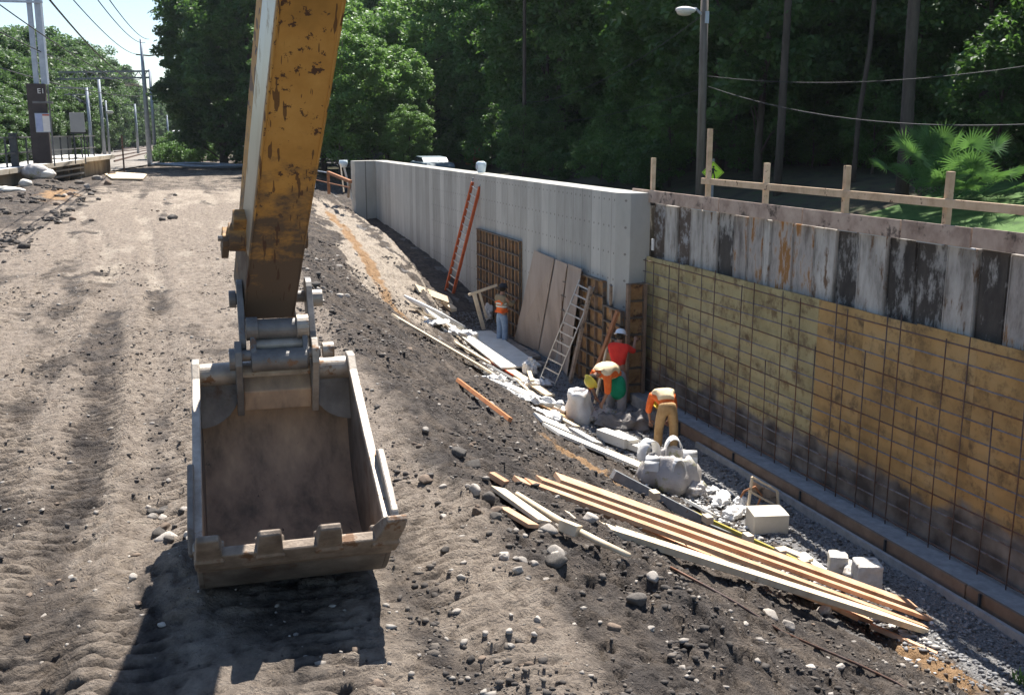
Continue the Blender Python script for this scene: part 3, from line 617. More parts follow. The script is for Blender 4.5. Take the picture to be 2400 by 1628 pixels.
mt['strip'] = M('side_sheen_and_wear', [(.36, .30, .22), (.50, .45, .37)], .35, 2, metal=.3, spec=.5, stretch=(1, 1, .4), bump=.1, spots=(.22, .13, .05), spot_scale=4, spot_lo=.58)  # sky sheen put into the colour, with wear spots; also the worn stop blocks
mt['bsteel'] = M('bucket_steel', [(.09, .077, .067), (.17, .147, .125), (.26, .23, .20)], .62, 3, metal=.3, bump=.3, bscale=22, spots=(.10, .055, .03), spot_scale=3.2, spot_lo=.55, spot_hi=.68)
mt['bworn_lit'] = M('worn_or_sunlit_steel', [(.22, .19, .16), (.42, .375, .32)], .5, 6, metal=.4, bump=.35, bscale=20, spots=(.20, .12, .07), spot_scale=5, spot_lo=.58)  # worn edges, and right-hand parts with sunlight put into their tone
mt['tooth'] = M('tooth_steel', [(.12, .09, .068), (.22, .175, .135), (.34, .285, .23)], .6, 5, metal=.3, bump=.5, bscale=24, spots=(.16, .09, .05), spot_scale=5, spot_lo=.56)
mt['binside'] = M('bucket_inside', [(.14, .11, .085), (.38, .27, .185), (.56, .40, .26)], .7, 2.2, metal=.25, bump=.35, bscale=16, stretch=(1.6, 1, .7), spots=(.10, .08, .07), spot_scale=5, spot_lo=.66)
mt['pin'] = M('pin_steel', [(.12, .115, .11), (.22, .205, .19)], .5, 7, metal=.35, bump=.25, spots=(.18, .11, .07), spot_scale=6, spot_lo=.6)
ea = R(-2)
EU = Vector((math.cos(ea), math.sin(ea), 0)); EF = Vector((-math.sin(ea), math.cos(ea), 0)); EZ = Vector((0, 0, 1))
def EL(u, v, z): return EU * (u - .235) + EF * v + EZ * z
arm = empty('excavator_arm', EL(.57, 7.0, 0), 'orange yellow excavator arm, scratched and muddy, with a steel bucket hanging just above the dirt', 'excavator arm')
# --- stick
BL = Vector((.41, 7.83, 1.73)); TL = Vector((.632, 6.49, 3.78)); D = (TL - BL).normalized(); W = .38; BL0 = BL.copy(); BL = BL - D * .13
BK = Vector((0, -D.z, D.y)); BK = -BK if BK.y < 0 else BK; BK = (BK - D * BK.dot(D)).normalized()
def stick_ring(t, cut=0):
    c = BL + D * t; dp = .50 + .045 * t
    return [c, c + EU * (W + .01 * t), c + EU * (W - .04) + BK * dp, c - EU * (.030 + .008 * t) + BK * dp]
b = MB(); rings = [stick_ring(t) for t in (0, .9, 1.8, 2.7, 4.2)]
vsx = [p for r_ in rings for p in r_]; fs = []
for i in range(len(rings) - 1):
    for k in range(4): fs.append((i * 4 + k, i * 4 + (k + 1) % 4, (i + 1) * 4 + (k + 1) % 4, (i + 1) * 4 + k))
fs += [(3, 2, 1, 0), tuple(len(vsx) - 4 + k for k in range(4))]
b.add(vsx, fs); stick = b.build('stick', mt['paint'], arm, bevel=.012)
b = MB()  # pale strip on the left face, shaped to carry the painted sky reflection
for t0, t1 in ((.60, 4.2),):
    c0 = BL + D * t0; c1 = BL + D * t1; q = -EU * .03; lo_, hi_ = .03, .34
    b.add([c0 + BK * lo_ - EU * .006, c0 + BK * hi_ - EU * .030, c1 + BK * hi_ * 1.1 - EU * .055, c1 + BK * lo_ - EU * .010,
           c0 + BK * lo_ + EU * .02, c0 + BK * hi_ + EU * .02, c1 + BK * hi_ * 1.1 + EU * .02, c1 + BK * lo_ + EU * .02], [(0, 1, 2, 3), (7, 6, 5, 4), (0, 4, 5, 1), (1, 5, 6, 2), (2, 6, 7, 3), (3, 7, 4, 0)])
b.build('side_sheen', mt['strip'], arm, bevel=.004)
# weld bead on the front edges and scrape plate
for off in (.004, W - .004):
    b = MB(); b.tube([BL + D * t + EU * (off + .0026 * t) - BK * .003 for t in np.linspace(.02, 4.2, 30)], .007, 6); b.build('weld_bead', mt['paint'], arm, smooth=True)
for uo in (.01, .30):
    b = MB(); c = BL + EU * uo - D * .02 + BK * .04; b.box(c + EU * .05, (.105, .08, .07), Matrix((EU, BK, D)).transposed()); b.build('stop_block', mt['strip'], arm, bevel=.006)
# --- cylinder pin bosses
c = BL0 + D * .50 + BK * .22
b = MB(); b.tube([c - EU * .13, c + EU * .02], .105, 24); b.box(c - EU * .06 + D * .12 + BK * .02, (.10, .13, .14), Matrix((EU, BK, D)).transposed()); bo = b.build('pin_boss', mt['paint'], arm, bevel=.008)
b = MB(); b.tube([c - EU * .175 - BK * .04, c - EU * .13 - BK * .04], .055, 8); b.box(c - EU * .15 - D * .05, (.05, .15, .18), Matrix((EU, BK, D)).transposed()); b.build('lock_plate', mt['paint'], arm, bevel=.006)
b = MB(); b.tube([c - EU * .21 + D * .03 - BK * .05, c - EU * .12 + D * .03 - BK * .05], .022, 6); b.build('bolt', mt['pin'], arm)
b = MB(); b.tube([c + EU * (W - .02), c + EU * (W + .055)], .10, 24); b.build('pin_boss', mt['paint'], arm, bevel=.01)
# --- linkage (u, v, z in the arm's own frame)
P1 = (7.62, 1.83); P2 = (7.66, 1.46); P3 = (7.74, 1.62)
def bar(name, mat, u0, u1, v, z, r, n=24, bev=.004):
    b = MB(); b.tube([EL(u0, v, z), EL(u1, v, z)], r, n); return b.build(name, mat, arm, bevel=bev)
def plate(name, u0, u1, outline, mat=None, parent=None, bev=.006):
    b = MB(); b.prism(outline, u0 - .235, u1 - .235, (0, 0, 0), EF, EZ, EU); return b.build(name, mat or mt['pin'], parent or arm, bevel=bev)
def capsule(p, q, r0, r1, n=10):
    a = math.atan2(q[1] - p[1], q[0] - p[0]); o = []
    for i in range(n + 1): t = a + math.pi / 2 + math.pi * i / n; o.append((p[0] + r0 * math.cos(t), p[1] + r0 * math.sin(t)))
    for i in range(n + 1): t = a - math.pi / 2 + math.pi * i / n; o.append((q[0] + r1 * math.cos(t), q[1] + r1 * math.sin(t)))
    return o
# side links from the stick end down to the bucket pins
plate('side_link', .325, .372, capsule((7.93, 1.80), (7.72, 1.50), .13, .115))
plate('side_link', .832, .88, capsule((7.93, 1.80), (7.72, 1.50), .13, .115))
bar('link_pin', mt['pin'], .275, .94, 7.98, 1.775, .045)
bar('pin_cap', mt['bworn_lit'], .885, .965, 7.96, 1.76, .066, 20)
bar('pin_cap', mt['pin'], .268, .32, 7.98, 1.775, .066, 20)
bar('cross_tube', mt['pin'], .375, .83, 7.68, 1.585, .078)
bar('link_collar', mt['bworn_lit'], .74, .828, 7.66, 1.60, .09, 20); bar('link_collar', mt['pin'], .378, .46, 7.66, 1.60, .085, 20)
plate('inner_link', .40, .44, capsule((7.72, 1.60), (7.60, 1.40), .075, .09)); plate('inner_link', .775, .815, capsule((7.72, 1.60), (7.60, 1.40), .075, .09))
bar('bucket_pin', mt['pin'], .30, .90, 7.56, 1.42, .042)
bar('pin_barrel', mt['pin'], .40, .80, 7.56, 1.375, .08); bar('pin_barrel', mt['bworn_lit'], .44, .78, 7.64, 1.475, .045)
bar('pin_cap', mt['pin'], .245, .305, 7.56, 1.395, .082, 20); bar('pin_cap', mt['bworn_lit'], .915, 1.0, 7.56, 1.43, .058, 20)
# --- bucket: shell, sides, tube, ears, teeth
bk = MB()
outer = [(5.93, .57), (6.10, .38), (6.32, .20), (6.60, .09), (6.95, .04), (7.30, .07), (7.62, .20), (7.86, .42), (8.0, .72), (8.02, 1.0), (7.90, 1.28)]
def offs(pl, d):
    o = []
    for i, p in enumerate(pl):
        a_ = pl[max(0, i - 1)]; c_2 = pl[min(len(pl) - 1, i + 1)]; t = Vector((c_2[0] - a_[0], c_2[1] - a_[1])).normalized()
        o.append((p[0] - t.y * d, p[1] + t.x * d))
    return o
def smoothline(pl, n=4):
    out = []
    for i in range(len(pl) - 1):
        p0 = Vector(pl[max(0, i - 1)]); p1 = Vector(pl[i]); p2 = Vector(pl[i + 1]); p3 = Vector(pl[min(len(pl) - 1, i + 2)])
        for k in range(n):
            t = k / n; out.append(tuple(.5 * ((2 * p1) + (-p0 + p2) * t + (2 * p0 - 5 * p1 + 4 * p2 - p3) * t * t + (-p0 + 3 * p1 - 3 * p2 + p3) * t ** 3)))
    out.append(tuple(pl[-1])); return out
so = smoothline(outer); si = offs(so, .03)
u0, u1 = .02, 1.13; n = len(so)
vsx = [EL(u, *p) for u in (u0, u1) for p in so] + [EL(u, *p) for u in (u0, u1) for p in si]
fo = [(i, i + 1, n + i + 1, n + i) for i in range(n - 1)]; fi = [(2 * n + i, 3 * n + i, 3 * n + i + 1, 2 * n + i + 1) for i in range(n - 1)]
bk.add(vsx, fo, 0); bk.m[-len(fo):] = [0] * len(fo)
bk.f += fi; bk.m += [1] * len(fi); bk.f += [(0, n, 3 * n, 2 * n), (n - 1, 3 * n - 1, 4 * n - 1, 2 * n - 1)]; bk.m += [0, 0]
shell = bk.build('bucket_shell', [mt['bsteel'], mt['binside']], arm, smooth=False)
for p in shell.data.polygons: p.use_smooth = True
prof = so + [(7.80, 1.24), (7.60, 1.19)]
sp_out = so + [(7.90, 1.33), (7.76, 1.33), (7.66, 1.24), (6.9, .93), (6.4, .76)]
lp = plate('side_plate', -.015, .02, sp_out, mt['bsteel']); rp = plate('side_plate', 1.13, 1.165, sp_out, mt['bsteel'])
# inside face lining and bright worn rim along the opening edge
rim = [(7.90, 1.345), (7.75, 1.345), (7.64, 1.25), (6.9, .95), (5.95, .60), (5.99, .55), (6.92, .90), (7.68, 1.19), (7.84, 1.27)]
plate('rim', 1.118, 1.180, rim, mt['bworn_lit'], bev=.008); plate('rim', -.028, .030, rim, mt['bworn_lit'], bev=.008)
bar('torque_tube', mt['bworn_lit'], .02, 1.13, 7.82, 1.235, .085, 28)
def gusset(u0, u1, flip):
    o = [(0, 0), (0, -.34)] + [(.30 * math.sin(t), -.34 + .30 * (1 - math.cos(t))) for t in np.linspace(0.15, math.pi / 2, 8)] + [(.34, 0)]
    b = MB(); pl = [((u0 + x if not flip else u0 - x), y) for x, y in o]
    b.prism(pl, 0, .02, EL(0, 7.80, 1.19), EU, EZ + EF * .28, EF); return b.build('corner_gusset', mt['bsteel'], arm, bevel=.003)
gusset(.02, 0, False); gusset(1.13, 0, True)
for ua in (.285, .835):
    ear = [(7.92, 1.0), (7.70, .93), (7.60, 1.10), (7.47, 1.36), (7.48, 1.46), (7.56, 1.53), (7.66, 1.50), (7.80, 1.33), (7.95, 1.25)]
    plate('bucket_ear', ua, ua + .05, ear, mt['pin'] if ua < .5 else mt['bworn_lit'])  # right ear in the paler steel, its sunlit side painted in
b = MB(); b.prism([(7.97, 1.05), (7.72, .96), (7.66, 1.12), (7.74, 1.22), (7.92, 1.25)], .10, .60, (0, 0, 0), EF, EZ, EU); b.build('hood_plate', mt['binside'], arm, bevel=.01)
# cutting lip, a thick worn edge
lp2 = [(5.89, .575), (5.95, .615), (6.08, .50), (6.04, .42), (5.98, .46)]
cl = plate('cutting_lip', -.01, 1.16, lp2, mt['tooth'], bev=.012)
td = Vector((0, 0)); tdir = Vector((-.74, .67)).normalized(); tn = Vector((tdir.y, -tdir.x))
for i, uc in enumerate((.065, .415, .765, 1.10)):
    b = MB(); w0, w1 = .088, .068; L_ = .27 + (.03 if i == 3 else 0)
    base = Vector((5.99, .55)); skew = .06 if i == 3 else 0
    def P_(s, t_, w_, side): q = base + tdir * s - tn * t_ * -1; return EL(uc + side * w_ + skew * max(0, s) / L_, q.x, q.y)
    st = [(-.12, .055, w0), (.05, .070, w0), (.065, .055, w0 * .88), (L_ * .75, .042, w1), (L_, .020, w1 * .9)]
    vs = []; 
    for s, t_, w_ in st: vs += [P_(s, t_, w_, -1), P_(s, t_, w_, 1), P_(s, -t_, w_, 1), P_(s, -t_, w_, -1)]
    fs = [(3, 2, 1, 0), tuple(len(vs) - 4 + k for k in range(4))]
    for j in range(len(st) - 1):
        for k in range(4): fs.append((j * 4 + k, j * 4 + (k + 1) % 4, j * 4 + 4 + (k + 1) % 4, j * 4 + 4 + k))
    b.add(vs, fs); b.build('bucket_tooth', mt['tooth'], arm, bevel=.010)
sc_ = [(6.62, .80), (6.70, .90), (6.60, .93), (6.05, .70), (5.99, .56), (6.10, .50)]
plate('side_cutter', 1.165, 1.215, sc_, mt['bworn_lit'], bev=.014); plate('side_cutter', -.055, -.015, sc_, mt['bsteel'], bev=.012)  # right cutter paler than the left, sunlight painted into it
for uu in (1.135, -.01): pass
for o in list(arm.children):
    if o.name.startswith(('bucket_tooth', 'torque', 'corner_g', 'bucket_ear', 'hood', 'cutting', 'side_cutter', 'side_plate', 'rim')):
        mw = o.matrix_basis.copy(); o.parent = shell; o.matrix_basis = mw
shell.name = 'bucket'
# ------------------------------------------------------------ trees
def leafmat(name, c, tr, var=.25):
    m = M(name, c, .55, .9, detail=4, bump=0, transl=tr, rvar=var, spec=.4, lo=.35, hi=.65); return m
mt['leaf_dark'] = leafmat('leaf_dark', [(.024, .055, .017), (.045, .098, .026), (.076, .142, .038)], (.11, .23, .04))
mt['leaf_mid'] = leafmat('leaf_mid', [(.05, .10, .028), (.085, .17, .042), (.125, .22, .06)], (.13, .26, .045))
mt['leaf_light'] = leafmat('leaf_light', [(.07, .14, .035), (.12, .225, .055), (.18, .30, .10)], (.19, .34, .07), .12)  # for the sunlit trees, some of the sunlight is put into the green
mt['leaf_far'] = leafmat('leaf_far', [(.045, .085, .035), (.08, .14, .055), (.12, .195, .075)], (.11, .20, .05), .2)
mt['bark'] = M('bark', [(.05, .04, .032), (.11, .09, .075)], .95, 3, stretch=(2, 2, .4), bump=.8, bdist=.03)
mt['bark_grey'] = M('grey_bark', [(.10, .095, .085), (.20, .185, .165)], .95, 3, stretch=(2, 2, .4), bump=.8, bdist=.03)
def leaves(rs, C, rad, per, size, flat=.6):
    """C (n,3) clump centres, rad (n,) radii -> quads of single leaves"""
    n = len(C); N = n * per
    d = rs.normal(size=(N, 3)); d /= np.linalg.norm(d, axis=1)[:, None]
    rr = rs.rand(N) ** .45
    cen = np.repeat(C, per, 0); ra = np.repeat(rad, per)
    P = cen + d * (rr * ra)[:, None] * np.array([1, 1, flat])
    nrm = rs.normal(size=(N, 3)) * .65 + np.array([0, 0, .8]) + d * .35; nrm /= np.linalg.norm(nrm, axis=1)[:, None]
    a = rs.normal(size=(N, 3)); a -= nrm * (a * nrm).sum(1)[:, None]; a /= np.linalg.norm(a, axis=1)[:, None]
    b_ = np.cross(nrm, a); s = size * (.6 + .8 * rs.rand(N))[:, None]
    V = np.stack([P - a * s * .5, P + b_ * s * .27 - a * s * .05, P + a * s * .5 - nrm * s * .12, P - b_ * s * .27 - a * s * .05], 1).reshape(-1, 3)
    F = np.arange(N * 4).reshape(-1, 4); return V, F
def crown_points(rs, n, zc, rz, rxy, hollow=.35, shape=0):
    pts = []
    off = rs.rand(3) * 50
    while len(pts) < n:
        p = rs.uniform(-1, 1, 3); q = np.linalg.norm(p)
        if q > 1 or q < hollow: continue
        ang = math.atan2(p[1], p[0]); lim = .72 + .34 * math.sin(3 * ang + off[0]) * math.cos(2.3 * p[2] + off[1]) + .12 * math.sin(7 * ang + off[2] + 5 * p[2])
        if q > max(.45, lim + .25): continue
        w = 1.0
        if shape == 1: w = max(.12, (1 - (p[2] + 1) / 2) * 1.05)     # conical
        pts.append((p[0] * rxy * w, p[1] * rxy * w, zc + p[2] * rz))
    return np.array(pts)
def make_tree(name, seed, height, z_low, rxy, nclump, per, size, leaf, bark, r0=.25, crad=(.5, 1.0), shape=0, flat=.6, tall_trunk=True, nl=18):
    rs = np.random.RandomState(seed)
    zc = (height + z_low) / 2; rz = (height - z_low) / 2
    C = crown_points(rs, nclump, zc, rz, rxy, shape=shape)
    V, F = leaves(rs, C, rs.uniform(crad[0], crad[1], nclump), per, size, flat)
    cm = fastmesh('crown', V, F, [leaf])
    b = MB(); x = y = 0; pts = []; nseg = 8
    for i in range(nseg + 1):
        pts.append((x, y, height * .88 * i / nseg)); x += rs.uniform(-.12, .12) * (height / 12); y += rs.uniform(-.12, .12) * (height / 12)
    pts[0] = (0, 0, -.4)
    b.tube(pts, [r0 * (1.25 if i == 0 else 1 - .85 * i / nseg) for i in range(nseg + 1)], 10)
    for i in range(nl):
        c = C[rs.randint(nclump)]; zt = max(z_low * .6, c[2] - rs.uniform(.15, .35) * height * .5); t = min(.98, max(.05, zt / (height * .88))); k = t * nseg; j = int(k)
        p0 = Vector(pts[j]).lerp(Vector(pts[min(nseg, j + 1)]), k - j); p1 = Vector(c); mid = p0.lerp(p1, .5) + Vector((0, 0, .25)); rr = r0 * .32 * (1 - t * .6)
        b.tube([p0, mid, p1], [rr, rr * .6, rr * .2], 6)
    root = bpy.data.objects.new(name, None); COL.objects.link(root)
    tk = b.build('trunk', bark, root, smooth=True, fix=True)
    co = bpy.data.objects.new('crown', cm); COL.objects.link(co); co.parent = root
    return root
def put(proto, x, y, s=1.0, z=None, rz=None, label=None, cat='tree', group=None, sz=None, first=[set()]):
    if proto.name not in first[0] and 'label' not in proto.keys(): o = proto
    else: o = copy_tree(proto)
    o.location = (x, y, (float(ground_right(x, y)) if x > 10.6 else 0.0) if z is None else z)
    o.rotation_euler = (0, 0, random.uniform(0, 6.28) if rz is None else rz); o.scale = (s, s, sz or s)
    for k in ('group',):
        if k in o.keys(): del o[k]
    tag(o, label, cat, group); return o
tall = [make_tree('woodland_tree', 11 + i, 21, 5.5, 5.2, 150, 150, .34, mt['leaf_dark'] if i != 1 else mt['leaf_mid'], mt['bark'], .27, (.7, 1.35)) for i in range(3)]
med = [make_tree('woodland_tree', 31 + i, 11, 1.4, 3.4, 170, 130, .24, mt['leaf_dark'] if i < 2 else mt['leaf_mid'], mt['bark'], .15, (.45, .95)) for i in range(3)]
sap = [make_tree('sapling', 51 + i, 5.2, .5, 1.7, 70, 90, .19, mt['leaf_mid'] if i else mt['leaf_dark'], mt['bark'], .06, (.3, .6)) for i in range(3)]
shr = [make_tree('shrub', 71 + i, 2.4, .05, 1.5, 50, 90, .16, mt['leaf_mid'] if i else mt['leaf_dark'], mt['bark'], .04, (.25, .5), nl=8) for i in range(2)]
def pxof(x, y, z):
    v = Vector((x, y, z)) - CC; d = v.dot(CF)
    if d < 1: return None
    return 1200 + FPX * v.dot(CR) / d, 814 - FPX * v.dot(CU) / d
rt = random.Random(5)
WL = {'t': 'tall dark-leaved woodland tree in the shade beyond the street', 'm': 'bushy woodland tree with low branches beyond the street', 's': 'slender leafy sapling at the edge of the wood beyond the street', 'h': 'low leafy shrub on the woodland floor beyond the street'}
def vis(x, y, m=350, z=4):
    p = pxof(x, y, z); return p is not None and -m + 500 < p[0] < 2400 + m
for X, st, ps, js in ((24.5, 6.5, tall, 't'), (31, 6.5, tall, 't'), (39, 7, tall, 't'), (48, 8, tall, 't'), (60, 9, tall, 't')):
    y = 4 + rt.uniform(0, 3)
    while y < 165:
        x = X + rt.uniform(-2.2, 2.2)
        if vis(x, y, 700) and not (X < 34 and y < 40) and rt.random() < .85: put(tall[1] if (y > 55 and X < 34) else rt.choice(ps), x, y, rt.uniform(.85, 1.15), label=WL[js], group='tall trees of the wood')  # lighter leaves farther along, sun on the crowns put into their green
        y += st * rt.uniform(.75, 1.25)
for X, st in ((23.5, 5), (29, 5), (35, 5.5), (43, 6), (52, 6), (62, 6), (72, 7)):
    y = 9 + rt.uniform(0, 3)
    while y < 170:
        x = X + rt.uniform(-1.6, 1.6)
        if vis(x, y) and not (X < 27 and y < 36): put(med[2] if (y > 50 and X < 38) else rt.choice(med[:2] if y < 50 else med), x, y, rt.uniform(.8, 1.3), label=WL['m'], group='bushy trees of the wood')  # bushy trees too: lit crowns farther along painted with lighter leaves
        y += st * rt.uniform(.7, 1.3)
for X, st in ((20.8, 4.5), (25, 5)):
    y = 10 + rt.uniform(0, 3)
    while y < 110:
        x = X + rt.uniform(-1, 1)
        if vis(x, y) and not (y < 40 and X < 24): put(rt.choice(sap) if y > 40 else sap[0], x, y, rt.uniform(.6, 1.25), label=WL['s'], group='saplings at the edge of the wood')
        y += st * rt.uniform(.7, 1.3)
for X, st in ((20, 2.9), (22.5, 3.2), (27, 2.6), (30, 3)):
    y = 8 + rt.uniform(0, 3)
    while y < 90:
        x = X + rt.uniform(-.8, .8)
        if vis(x, y) and not (y < 38 and X < 26): put(rt.choice(shr) if y > 38 else shr[0], x, y, rt.uniform(.6, 1.2), label=WL['h'], cat='shrub', group='shrubs of the wood')
        y += st * rt.uniform(.7, 1.3)
# single trunks that stand out
def trunk_at(px_, py_, X, r, label, lean=0, h=17):
    P = atx(px_, py_, X); rs = np.random.RandomState(int(px_)); b = MB(); z0 = float(ground_right(P.x, P.y))
    pts = [(P.x + lean * k * .1, P.y + rs.uniform(-.1, .1), z0 - .3 + h * k / 7) for k in range(8)]
    e = empty('bare_trunk_tree', (P.x, P.y, z0), label, 'tree')
    b.tube(pts, [r * (1 - .06 * k) for k in range(8)], 12)
    b.build('trunk', mt['bark'], e, smooth=True)
    C = crown_points(rs, 60, z0 + h * .85, h * .28, 3.4) + np.array([P.x + lean * .7 + 3, P.y + 8, 2]); V, F = leaves(rs, C, rs.uniform(.5, 1.1, 60), 110, .3)  # unseen crown shifted off its trunk so that sun reaches the palm
    V = V - np.array([P.x, P.y, z0]); c = bpy.data.objects.new('crown', fastmesh('crown', V, F, [mt['leaf_dark']])); COL.objects.link(c); c.parent = e
trunk_at(2112, 420, 21.5, .21, 'thick grey bare trunk rising behind the fan palm')
trunk_at(1822, 440, 20.5, .15, 'medium grey bare trunk rising behind the second guard rail post')
trunk_at(2005, 300, 22.5, .09, 'thin leaning trunk in the dark wood left of the fan palm', lean=1.6)
trunk_at(975, 360, 20.0, .17, 'dark upright trunk just right of the sunlit tree')
trunk_at(1228, 395, 19.5, .13, 'dark thin trunk rising behind the middle of the concrete wall')
# sunlit trees past the end of the wall
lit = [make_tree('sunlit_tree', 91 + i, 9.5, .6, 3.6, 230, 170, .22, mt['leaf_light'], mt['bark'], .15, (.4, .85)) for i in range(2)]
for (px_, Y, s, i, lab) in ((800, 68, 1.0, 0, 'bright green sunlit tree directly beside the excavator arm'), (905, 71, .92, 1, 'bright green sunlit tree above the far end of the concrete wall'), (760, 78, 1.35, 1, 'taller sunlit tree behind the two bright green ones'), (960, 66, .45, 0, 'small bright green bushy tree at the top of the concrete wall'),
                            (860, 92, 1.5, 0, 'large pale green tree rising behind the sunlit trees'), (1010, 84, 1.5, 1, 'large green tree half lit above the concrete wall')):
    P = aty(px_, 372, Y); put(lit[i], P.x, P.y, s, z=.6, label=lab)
# dark big trees left of the arm
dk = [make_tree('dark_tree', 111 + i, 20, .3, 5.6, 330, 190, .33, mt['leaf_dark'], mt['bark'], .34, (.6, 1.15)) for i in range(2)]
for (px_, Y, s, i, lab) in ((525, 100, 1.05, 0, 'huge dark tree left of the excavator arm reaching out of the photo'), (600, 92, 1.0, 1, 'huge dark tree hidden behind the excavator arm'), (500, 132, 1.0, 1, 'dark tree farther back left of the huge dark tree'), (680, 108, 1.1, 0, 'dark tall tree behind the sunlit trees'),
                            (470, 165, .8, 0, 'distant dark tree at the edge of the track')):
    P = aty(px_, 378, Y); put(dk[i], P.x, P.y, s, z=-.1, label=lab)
for k, (px_, Y, s) in enumerate(((372, 118, .8), (392, 112, .9), (418, 110, 1.1), (446, 108, 1.3), (475, 106, 1.2), (430, 124, 1.4), (405, 140, 1.4), (455, 135, 1.6))):
    P = aty(px_, 383, Y); put(shr[1], P.x, P.y, s, z=-.1, label='green low shrub at the foot of the dark trees by the track', cat='shrub', group='shrubs at the foot of the dark trees')
# wooded bank across the railway
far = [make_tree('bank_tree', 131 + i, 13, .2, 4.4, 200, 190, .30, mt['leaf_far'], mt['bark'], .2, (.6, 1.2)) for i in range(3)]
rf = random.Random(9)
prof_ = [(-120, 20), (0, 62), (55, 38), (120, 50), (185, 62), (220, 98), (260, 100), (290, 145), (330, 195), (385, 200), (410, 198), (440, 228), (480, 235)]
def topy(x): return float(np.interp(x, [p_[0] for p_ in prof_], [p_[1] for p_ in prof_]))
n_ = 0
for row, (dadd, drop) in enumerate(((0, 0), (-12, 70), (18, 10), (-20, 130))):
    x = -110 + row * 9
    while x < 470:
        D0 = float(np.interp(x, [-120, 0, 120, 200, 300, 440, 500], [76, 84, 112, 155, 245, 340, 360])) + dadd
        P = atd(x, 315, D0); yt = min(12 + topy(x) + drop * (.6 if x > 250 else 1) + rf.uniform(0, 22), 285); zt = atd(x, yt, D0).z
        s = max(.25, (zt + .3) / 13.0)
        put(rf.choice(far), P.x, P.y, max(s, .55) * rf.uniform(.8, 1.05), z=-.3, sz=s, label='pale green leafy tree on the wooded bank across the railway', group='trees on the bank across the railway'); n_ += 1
        x += rf.uniform(20, 32) * (1 if x < 250 else .8)
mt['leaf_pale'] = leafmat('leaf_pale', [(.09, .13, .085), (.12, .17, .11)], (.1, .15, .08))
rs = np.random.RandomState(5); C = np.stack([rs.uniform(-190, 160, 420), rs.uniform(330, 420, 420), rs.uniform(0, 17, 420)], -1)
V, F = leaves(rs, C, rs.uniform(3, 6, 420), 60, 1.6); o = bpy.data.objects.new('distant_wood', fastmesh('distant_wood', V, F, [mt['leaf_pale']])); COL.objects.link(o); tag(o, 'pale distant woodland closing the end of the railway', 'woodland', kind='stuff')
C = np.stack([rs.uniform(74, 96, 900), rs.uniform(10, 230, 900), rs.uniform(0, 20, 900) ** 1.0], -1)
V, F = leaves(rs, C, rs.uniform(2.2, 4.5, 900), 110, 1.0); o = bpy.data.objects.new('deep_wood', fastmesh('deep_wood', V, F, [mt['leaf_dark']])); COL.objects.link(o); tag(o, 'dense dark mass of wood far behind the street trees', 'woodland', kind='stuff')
# fan palm by the lawn
P = atx(2215, 470, 20.2); palm = empty('fan_palm', (P.x, P.y, .9), 'low fan palm with spiky radiating fronds beside the lawn', 'palm')
mt['palm'] = leafmat('palm_leaf', [(.06, .14, .045), (.11, .22, .07)], (.14, .28, .06), .1)
rp_ = random.Random(4)
for k in range(60):
    az = rp_.uniform(0, 6.28); el = rp_.uniform(.12, 1.35); L_ = rp_.uniform(.8, 1.75); d = Vector((math.cos(az) * math.cos(el), math.sin(az) * math.cos(el), math.sin(el)))
    root = Vector((P.x + rp_.uniform(-.5, .5), P.y + rp_.uniform(-.9, .9), 1.35)); tip = root + d * L_
    b = MB(); b.tube([root, tip], [.015, .008], 5, mi=0)
    side = d.cross(Vector((0, 0, 1))).normalized(); up_ = side.cross(d)
    for j in range(22):
        a = (j / 21 - .5) * 4.1; v = (d * math.cos(a) + side * math.sin(a)); v = (v + up_ * .10 * math.cos(a)).normalized(); ln = rp_.uniform(.5, .75) * (1 - .15 * abs(a) / 2)
        w = v.cross(up_).normalized() * .020; m_ = tip + v * ln * .5 + up_ * .02; e_ = tip + v * ln - Vector((0, 0, .05))
        b.add([tip - w * .4, m_ - w, e_, m_ + w, tip + w * .4], [(0, 1, 2, 3, 4)])
    b.build('frond', mt['palm'], palm)
P = atx(1112, 362, 19.0); b = make_tree('dead_shrub', 150, 1.7, .1, .6, 24, 40, .13, M('dead_leaf', [(.25, .09, .04), (.40, .17, .08)], .9, 3, bump=0), mt['bark'], .03, (.15, .3), nl=8); put(b, P.x, P.y, 1, label='reddish brown dead shrub standing behind the concrete wall', cat='shrub')
P = atx(1225, 330, 18.8); put(sap[1], P.x, P.y, .75, z=.6, label='light-leaved sapling by the dark thin trunk behind the concrete wall')
# ------------------------------------------------------------ railway platform and what stands round it
mt['plat_wall'] = M('platform_wall', [(.16, .125, .085), (.27, .22, .155), (.36, .31, .24)], .9, .8, bump=.3, stretch=(1, 1, .5), spots=(.14, .08, .045), spot_scale=1.0, spot_lo=.52, spot_hi=.7)
mt['plat_slab'] = M('platform_slab', [(.34, .29, .225), (.50, .45, .37)], .9, 2, bump=.3, spots=(.2, .16, .1), spot_scale=2)
mt['plat_top'] = M('platform_top', [(.55, .54, .50), (.66, .65, .62)], .9, 2, bump=.1)
PA = Vector((-8.33, 56.0, 0)); PB = Vector((-4.60, 88.6, 0)); PD = (PB - PA).normalized(); PN = Vector((-PD.y, PD.x, 0))  # PN points left, away from the site
P0 = PA - PD * 24
def pp(s, n=0.0, z=0.0): q = PA + PD * s + PN * n; return Vector((q.x, q.y, z))
LE = (PB - PA).length
pl = empty('station_platform', pp(0, 1.7, 0), 'raised concrete railway platform with stained wall and overhanging pale slab', 'platform')
